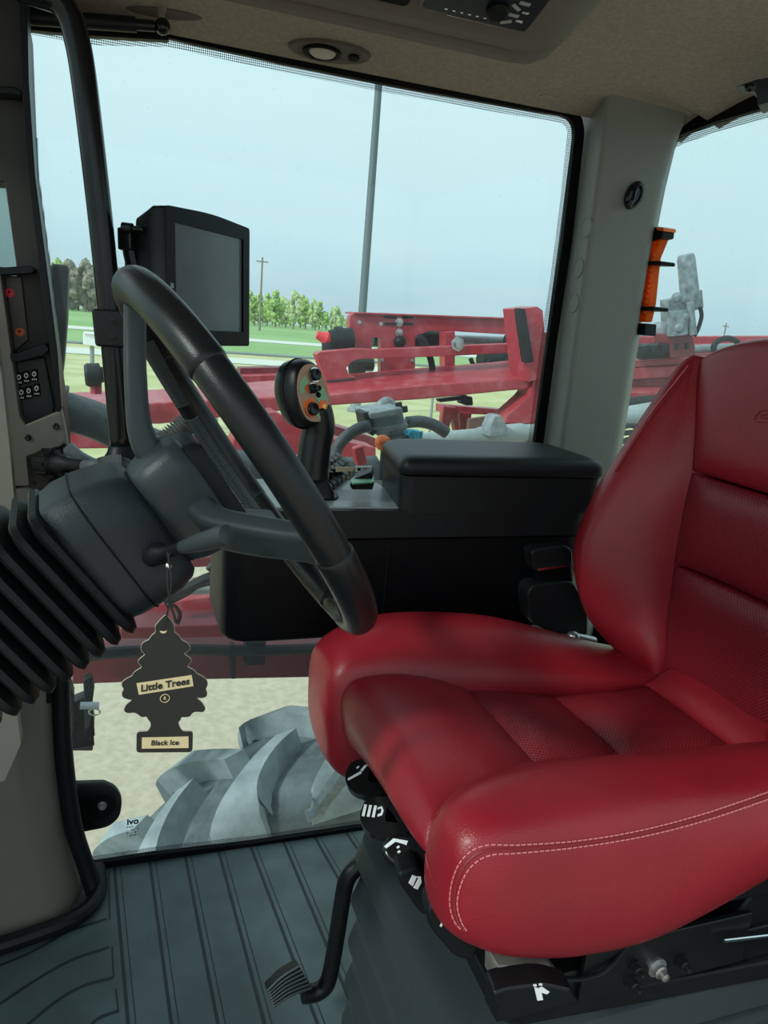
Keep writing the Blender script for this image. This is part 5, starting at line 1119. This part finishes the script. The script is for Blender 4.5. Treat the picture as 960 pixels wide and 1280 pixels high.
# pale pipe with clamp
pw = thing('pale_pipe', 'pale splashed steel pipe running past the valve block to the pillar', 'pipe', tuple(aY(600, 545, 2.2)))
b = MB(); b.cyl(aY(520, 552, 2.2), aY(720, 535, 2.2), .026, 18); b.build('pipe', PIPEW, pw)
b = MB(); b.lathe(aY(595, 545.6, 2.2), aY(720, 535, 2.2)-aY(595, 545.6, 2.2), [(0, .027), (.02, .031), (.16, .032), (.18, .027)], 18); b.build('pipe_sleeve', PIPEW, pw, smooth=30)
plate([(618, 520), (627, 519), (634, 532), (636, 545), (612, 547), (612, 534)], 2.12, .06, 'pipe_clamp', OGRY, pw, .006)
plate([(622, 548), (680, 542), (690, 565), (620, 566)], 2.25, .08, 'pipe_saddle', OGRY, pw, .008)
# large black suction hose and a ribbed hose
sh_ = thing('suction_hose', 'thick dusty black suction hose curving behind the steering wheel', 'hose', tuple(aY(140, 530, 2.2)))
hose([(40, 500), (75, 512), (120, 526), (160, 545), (200, 562), (260, 578), (330, 588), (420, 592), (470, 590)], 2.2, .052, 'hose', HOSE, sh_, 50)
R0 = aY(178, 556, 2.2)
p_ = aY(330, 588, 2.2); q_ = aY(330, 806, 2.28); b = MB(); b.box((p_.x-.03, 2.20, q_.z-.03), (p_.x+.03, 2.26, p_.z)); b.build('hose_bracket', OBLK, sh_)
rh = thing('ribbed_hose', 'short ribbed black hose between the wheel spoke and the far rim', 'hose', tuple(aY(215, 545, 2.0)))
P = crom([aY(x, y, 1.95) for x, y in ((185, 566), (205, 556), (222, 542), (240, 526), (262, 512))], 90); P = [P[0]+V((-.06, .25, -.02))]*0+P; P = crom([R0]+[P[k] for k in (14, 30, 48, 66, 89)], 90)
b = MB(); b.tube(P, [.030+.0045*(1 if i % 4 < 2 else -1) for i in range(90)], 14); b.build('hose', OBLK, rh, smooth=60)
# black upright outside, left of the rail
up1 = thing('upright_post', 'tall black rubber-edged upright outside the glass left of the rail', 'post', tuple(aY(72, 430, 1.9)))
plate([(62, 329), (86, 331), (84, 400), (80, 450), (74, 500), (60, 500), (60, 420)], 1.9, .06, 'post', OBLK, up1, .008)
for x, y in ((66, 413), (68, 462)): b = MB(); b.lathe(aY(x, y, 1.9), (0, -1, 0), [(0, .010), (.008, .010), (.012, .006), (.012, 0)], 10); b.build('bolt', OGRY, up1)
plate([(78, 498), (76, 520), (74, 560), (74, 838), (58, 838), (60, 560), (64, 498)], 1.97, .32, 'stay', OBLK, up1, .006)
# machine frame below: tubes, hose along them
fr = thing('machine_frame', 'dark red frame tubes below the armrest console outside the glass', 'frame', tuple(aY(250, 830, 2.3)))
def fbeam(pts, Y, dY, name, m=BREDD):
    rings = []
    for x, yt, yo in pts:
        F_ = aY(x, yt, Y); O_ = aY(x, yo, Y); rings.append([F_, V((F_.x, Y+dY, F_.z)), V((O_.x, Y+dY, O_.z)), O_])
    b = MB(); b.loft(rings); return b.build(name, m, fr, smooth=0, bevel=.006)
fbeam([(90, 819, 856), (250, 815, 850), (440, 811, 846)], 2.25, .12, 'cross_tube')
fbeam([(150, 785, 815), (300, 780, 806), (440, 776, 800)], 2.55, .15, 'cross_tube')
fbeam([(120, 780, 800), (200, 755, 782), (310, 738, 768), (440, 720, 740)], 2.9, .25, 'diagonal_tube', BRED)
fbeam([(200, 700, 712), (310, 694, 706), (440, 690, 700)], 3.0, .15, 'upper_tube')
b = MB(); b.tube(crom([aY(x, y, 2.2) for x, y in ((90, 822), (150, 815), (230, 812), (300, 813), (360, 812), (440, 808))], 30), .018, 10); b.build('hydraulic_line', OBLK, fr)
plate([(288, 807), (294, 807), (295, 849), (289, 849)], 2.19, .03, 'pipe_clip', OBLK, fr, .003)
b = MB(); b.cyl(aY(180, 738, 2.8), aY(330, 728, 2.8), .030, 12); b.build('pale_tube', PIPEW, fr)
for pts in (((205, 752), (230, 740), (250, 728), (290, 722)), ((262, 706), (275, 716), (295, 722), (320, 724)), ((210, 745), (235, 735), (262, 722), (300, 716))):
    b = MB(); b.tube(crom([aY(x, y, 2.6) for x, y in pts], 16), .020, 10); b.build('hydraulic_line', OBLK, fr)
# bracket with a pin in front of the tyre
bk_ = thing('hitch_bracket', 'weathered black bracket with a pin and clip behind the boot', 'bracket', tuple(aY(95, 900, 1.9)))
plate([(64, 860), (84, 845), (92, 870), (92, 930), (116, 930), (114, 900), (104, 938), (76, 940), (74, 985), (64, 985)], 1.95, .05, 'bracket_plate', OBLK, bk_, .004)
plate([(88, 880), (112, 870), (118, 905), (116, 939), (88, 939)], 2.0, .05, 'bracket_plate', OBLK, bk_, .004)
plate([(104, 850), (114, 845), (118, 860), (112, 910), (106, 912)], 1.92, .03, 'side_lug', OBLK, bk_, .004)
b = MB(); b.cyl(aY(100, 882, 1.9), aY(124, 882, 1.9), .010, 10); b.build('pin', OGRY, bk_)
b = MB(); b.tube(crom([aY(118+7*cos(a), 890+4*sin(a), 1.9) for a in [2*pi*k/12 for k in range(12)]], 24, True), .0022, 6, closed=True); b.build('pin_clip', STEEL, bk_)

# the wheel: tyre with chevron lugs
TY0, TY1 = 1.80, 2.24
TC = V((.737, 0, -.95)); TR = .90
tw = thing('tractor_wheel', 'large dusty tractor tyre with deep lugs below the side window', 'wheel', (TC.x, 2.02, GZ))
cs = [(.50, TY0+.07), (.60, TY0+.03), (.70, TY0+.0), (.78, TY0+.005), (.83, TY0+.03), (.86, TY0+.08), (.87, TY0+.16), (.87, TY1-.16), (.86, TY1-.08), (.83, TY1-.03), (.78, TY1-.005), (.70, TY1), (.60, TY1-.03), (.50, TY1-.07)]
nT = 96; rings = []
for i in range(nT+1):
    a = 2*pi*i/nT; rings.append([V((TC.x+r*cos(a), y, TC.z+r*sin(a))) for r, y in cs])
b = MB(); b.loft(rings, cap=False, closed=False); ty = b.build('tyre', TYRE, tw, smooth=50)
def tp_(a, r, y): return V((TC.x+r*cos(a), y, TC.z+r*sin(a)))
YM = (TY0+TY1)/2
nl = 18
for side in (-1, 1):
    for k in range(nl):
        a0 = 2*pi*(k+(.5 if side > 0 else 0))/nl+.12
        # centre line: from the middle of the tread out over the shoulder, sweeping back
        cl = [(0.0, -.02, .945), (.25, .05, .950), (.5, .115, .945), (.75, .175, .930), (.95, .215, .895), (1.05, .235, .84), (1.06, .245, .78)]
        rings = []
        for f, da, rt_ in crom(cl, 16):
            y = YM+side*f*(TY1-TY0)/2*.98; a = a0+da
            hw = (.030+.052*f**2.5)/.9*(1 if f < 1.0 else .92)
            lo = (.85 if f < .8 else .82 if f < 1 else .76 if f < 1.055 else .72)
            inn_ = 0 if f < .9 else side*-.05
            rings.append([tp_(a-hw*1.25, lo, y+inn_), tp_(a-hw, rt_, y), tp_(a+hw, rt_, y), tp_(a+hw*1.25, lo, y+inn_)])
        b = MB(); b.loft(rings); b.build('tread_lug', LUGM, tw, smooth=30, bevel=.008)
b = MB(); b.lathe((TC.x, TY0+.09, TC.z), (0, 1, 0), [(0, .50), (.0, .47), (.06, .44), (.14, .40), (.16, .15), (.10, .12), (.10, 0)], 40); b.lathe((TC.x, TY0+.09, TC.z), (0, 1, 0), [(0, .50), (.02, .515), (.27, .515), (.29, .50)], 40); b.build('rim', BRED, tw, smooth=30)
b = MB(); b.cyl((TC.x, TY0-.1, TC.z), (TC.x, TY1, TC.z), .10, 20); b.build('hub', OBLK, tw)
# light wheel strut in front of the tyre
o = plate([(440, 950), (452, 958), (412, 1008), (404, 1022), (386, 1030), (384, 1024), (396, 1018), (392, 1006), (398, 1008)], 1.72, .04, 'fender_stay', OGRY, None, .004); tag(o, 'dusty grey stay leaning across the tyre left of the seat levers', 'stay')
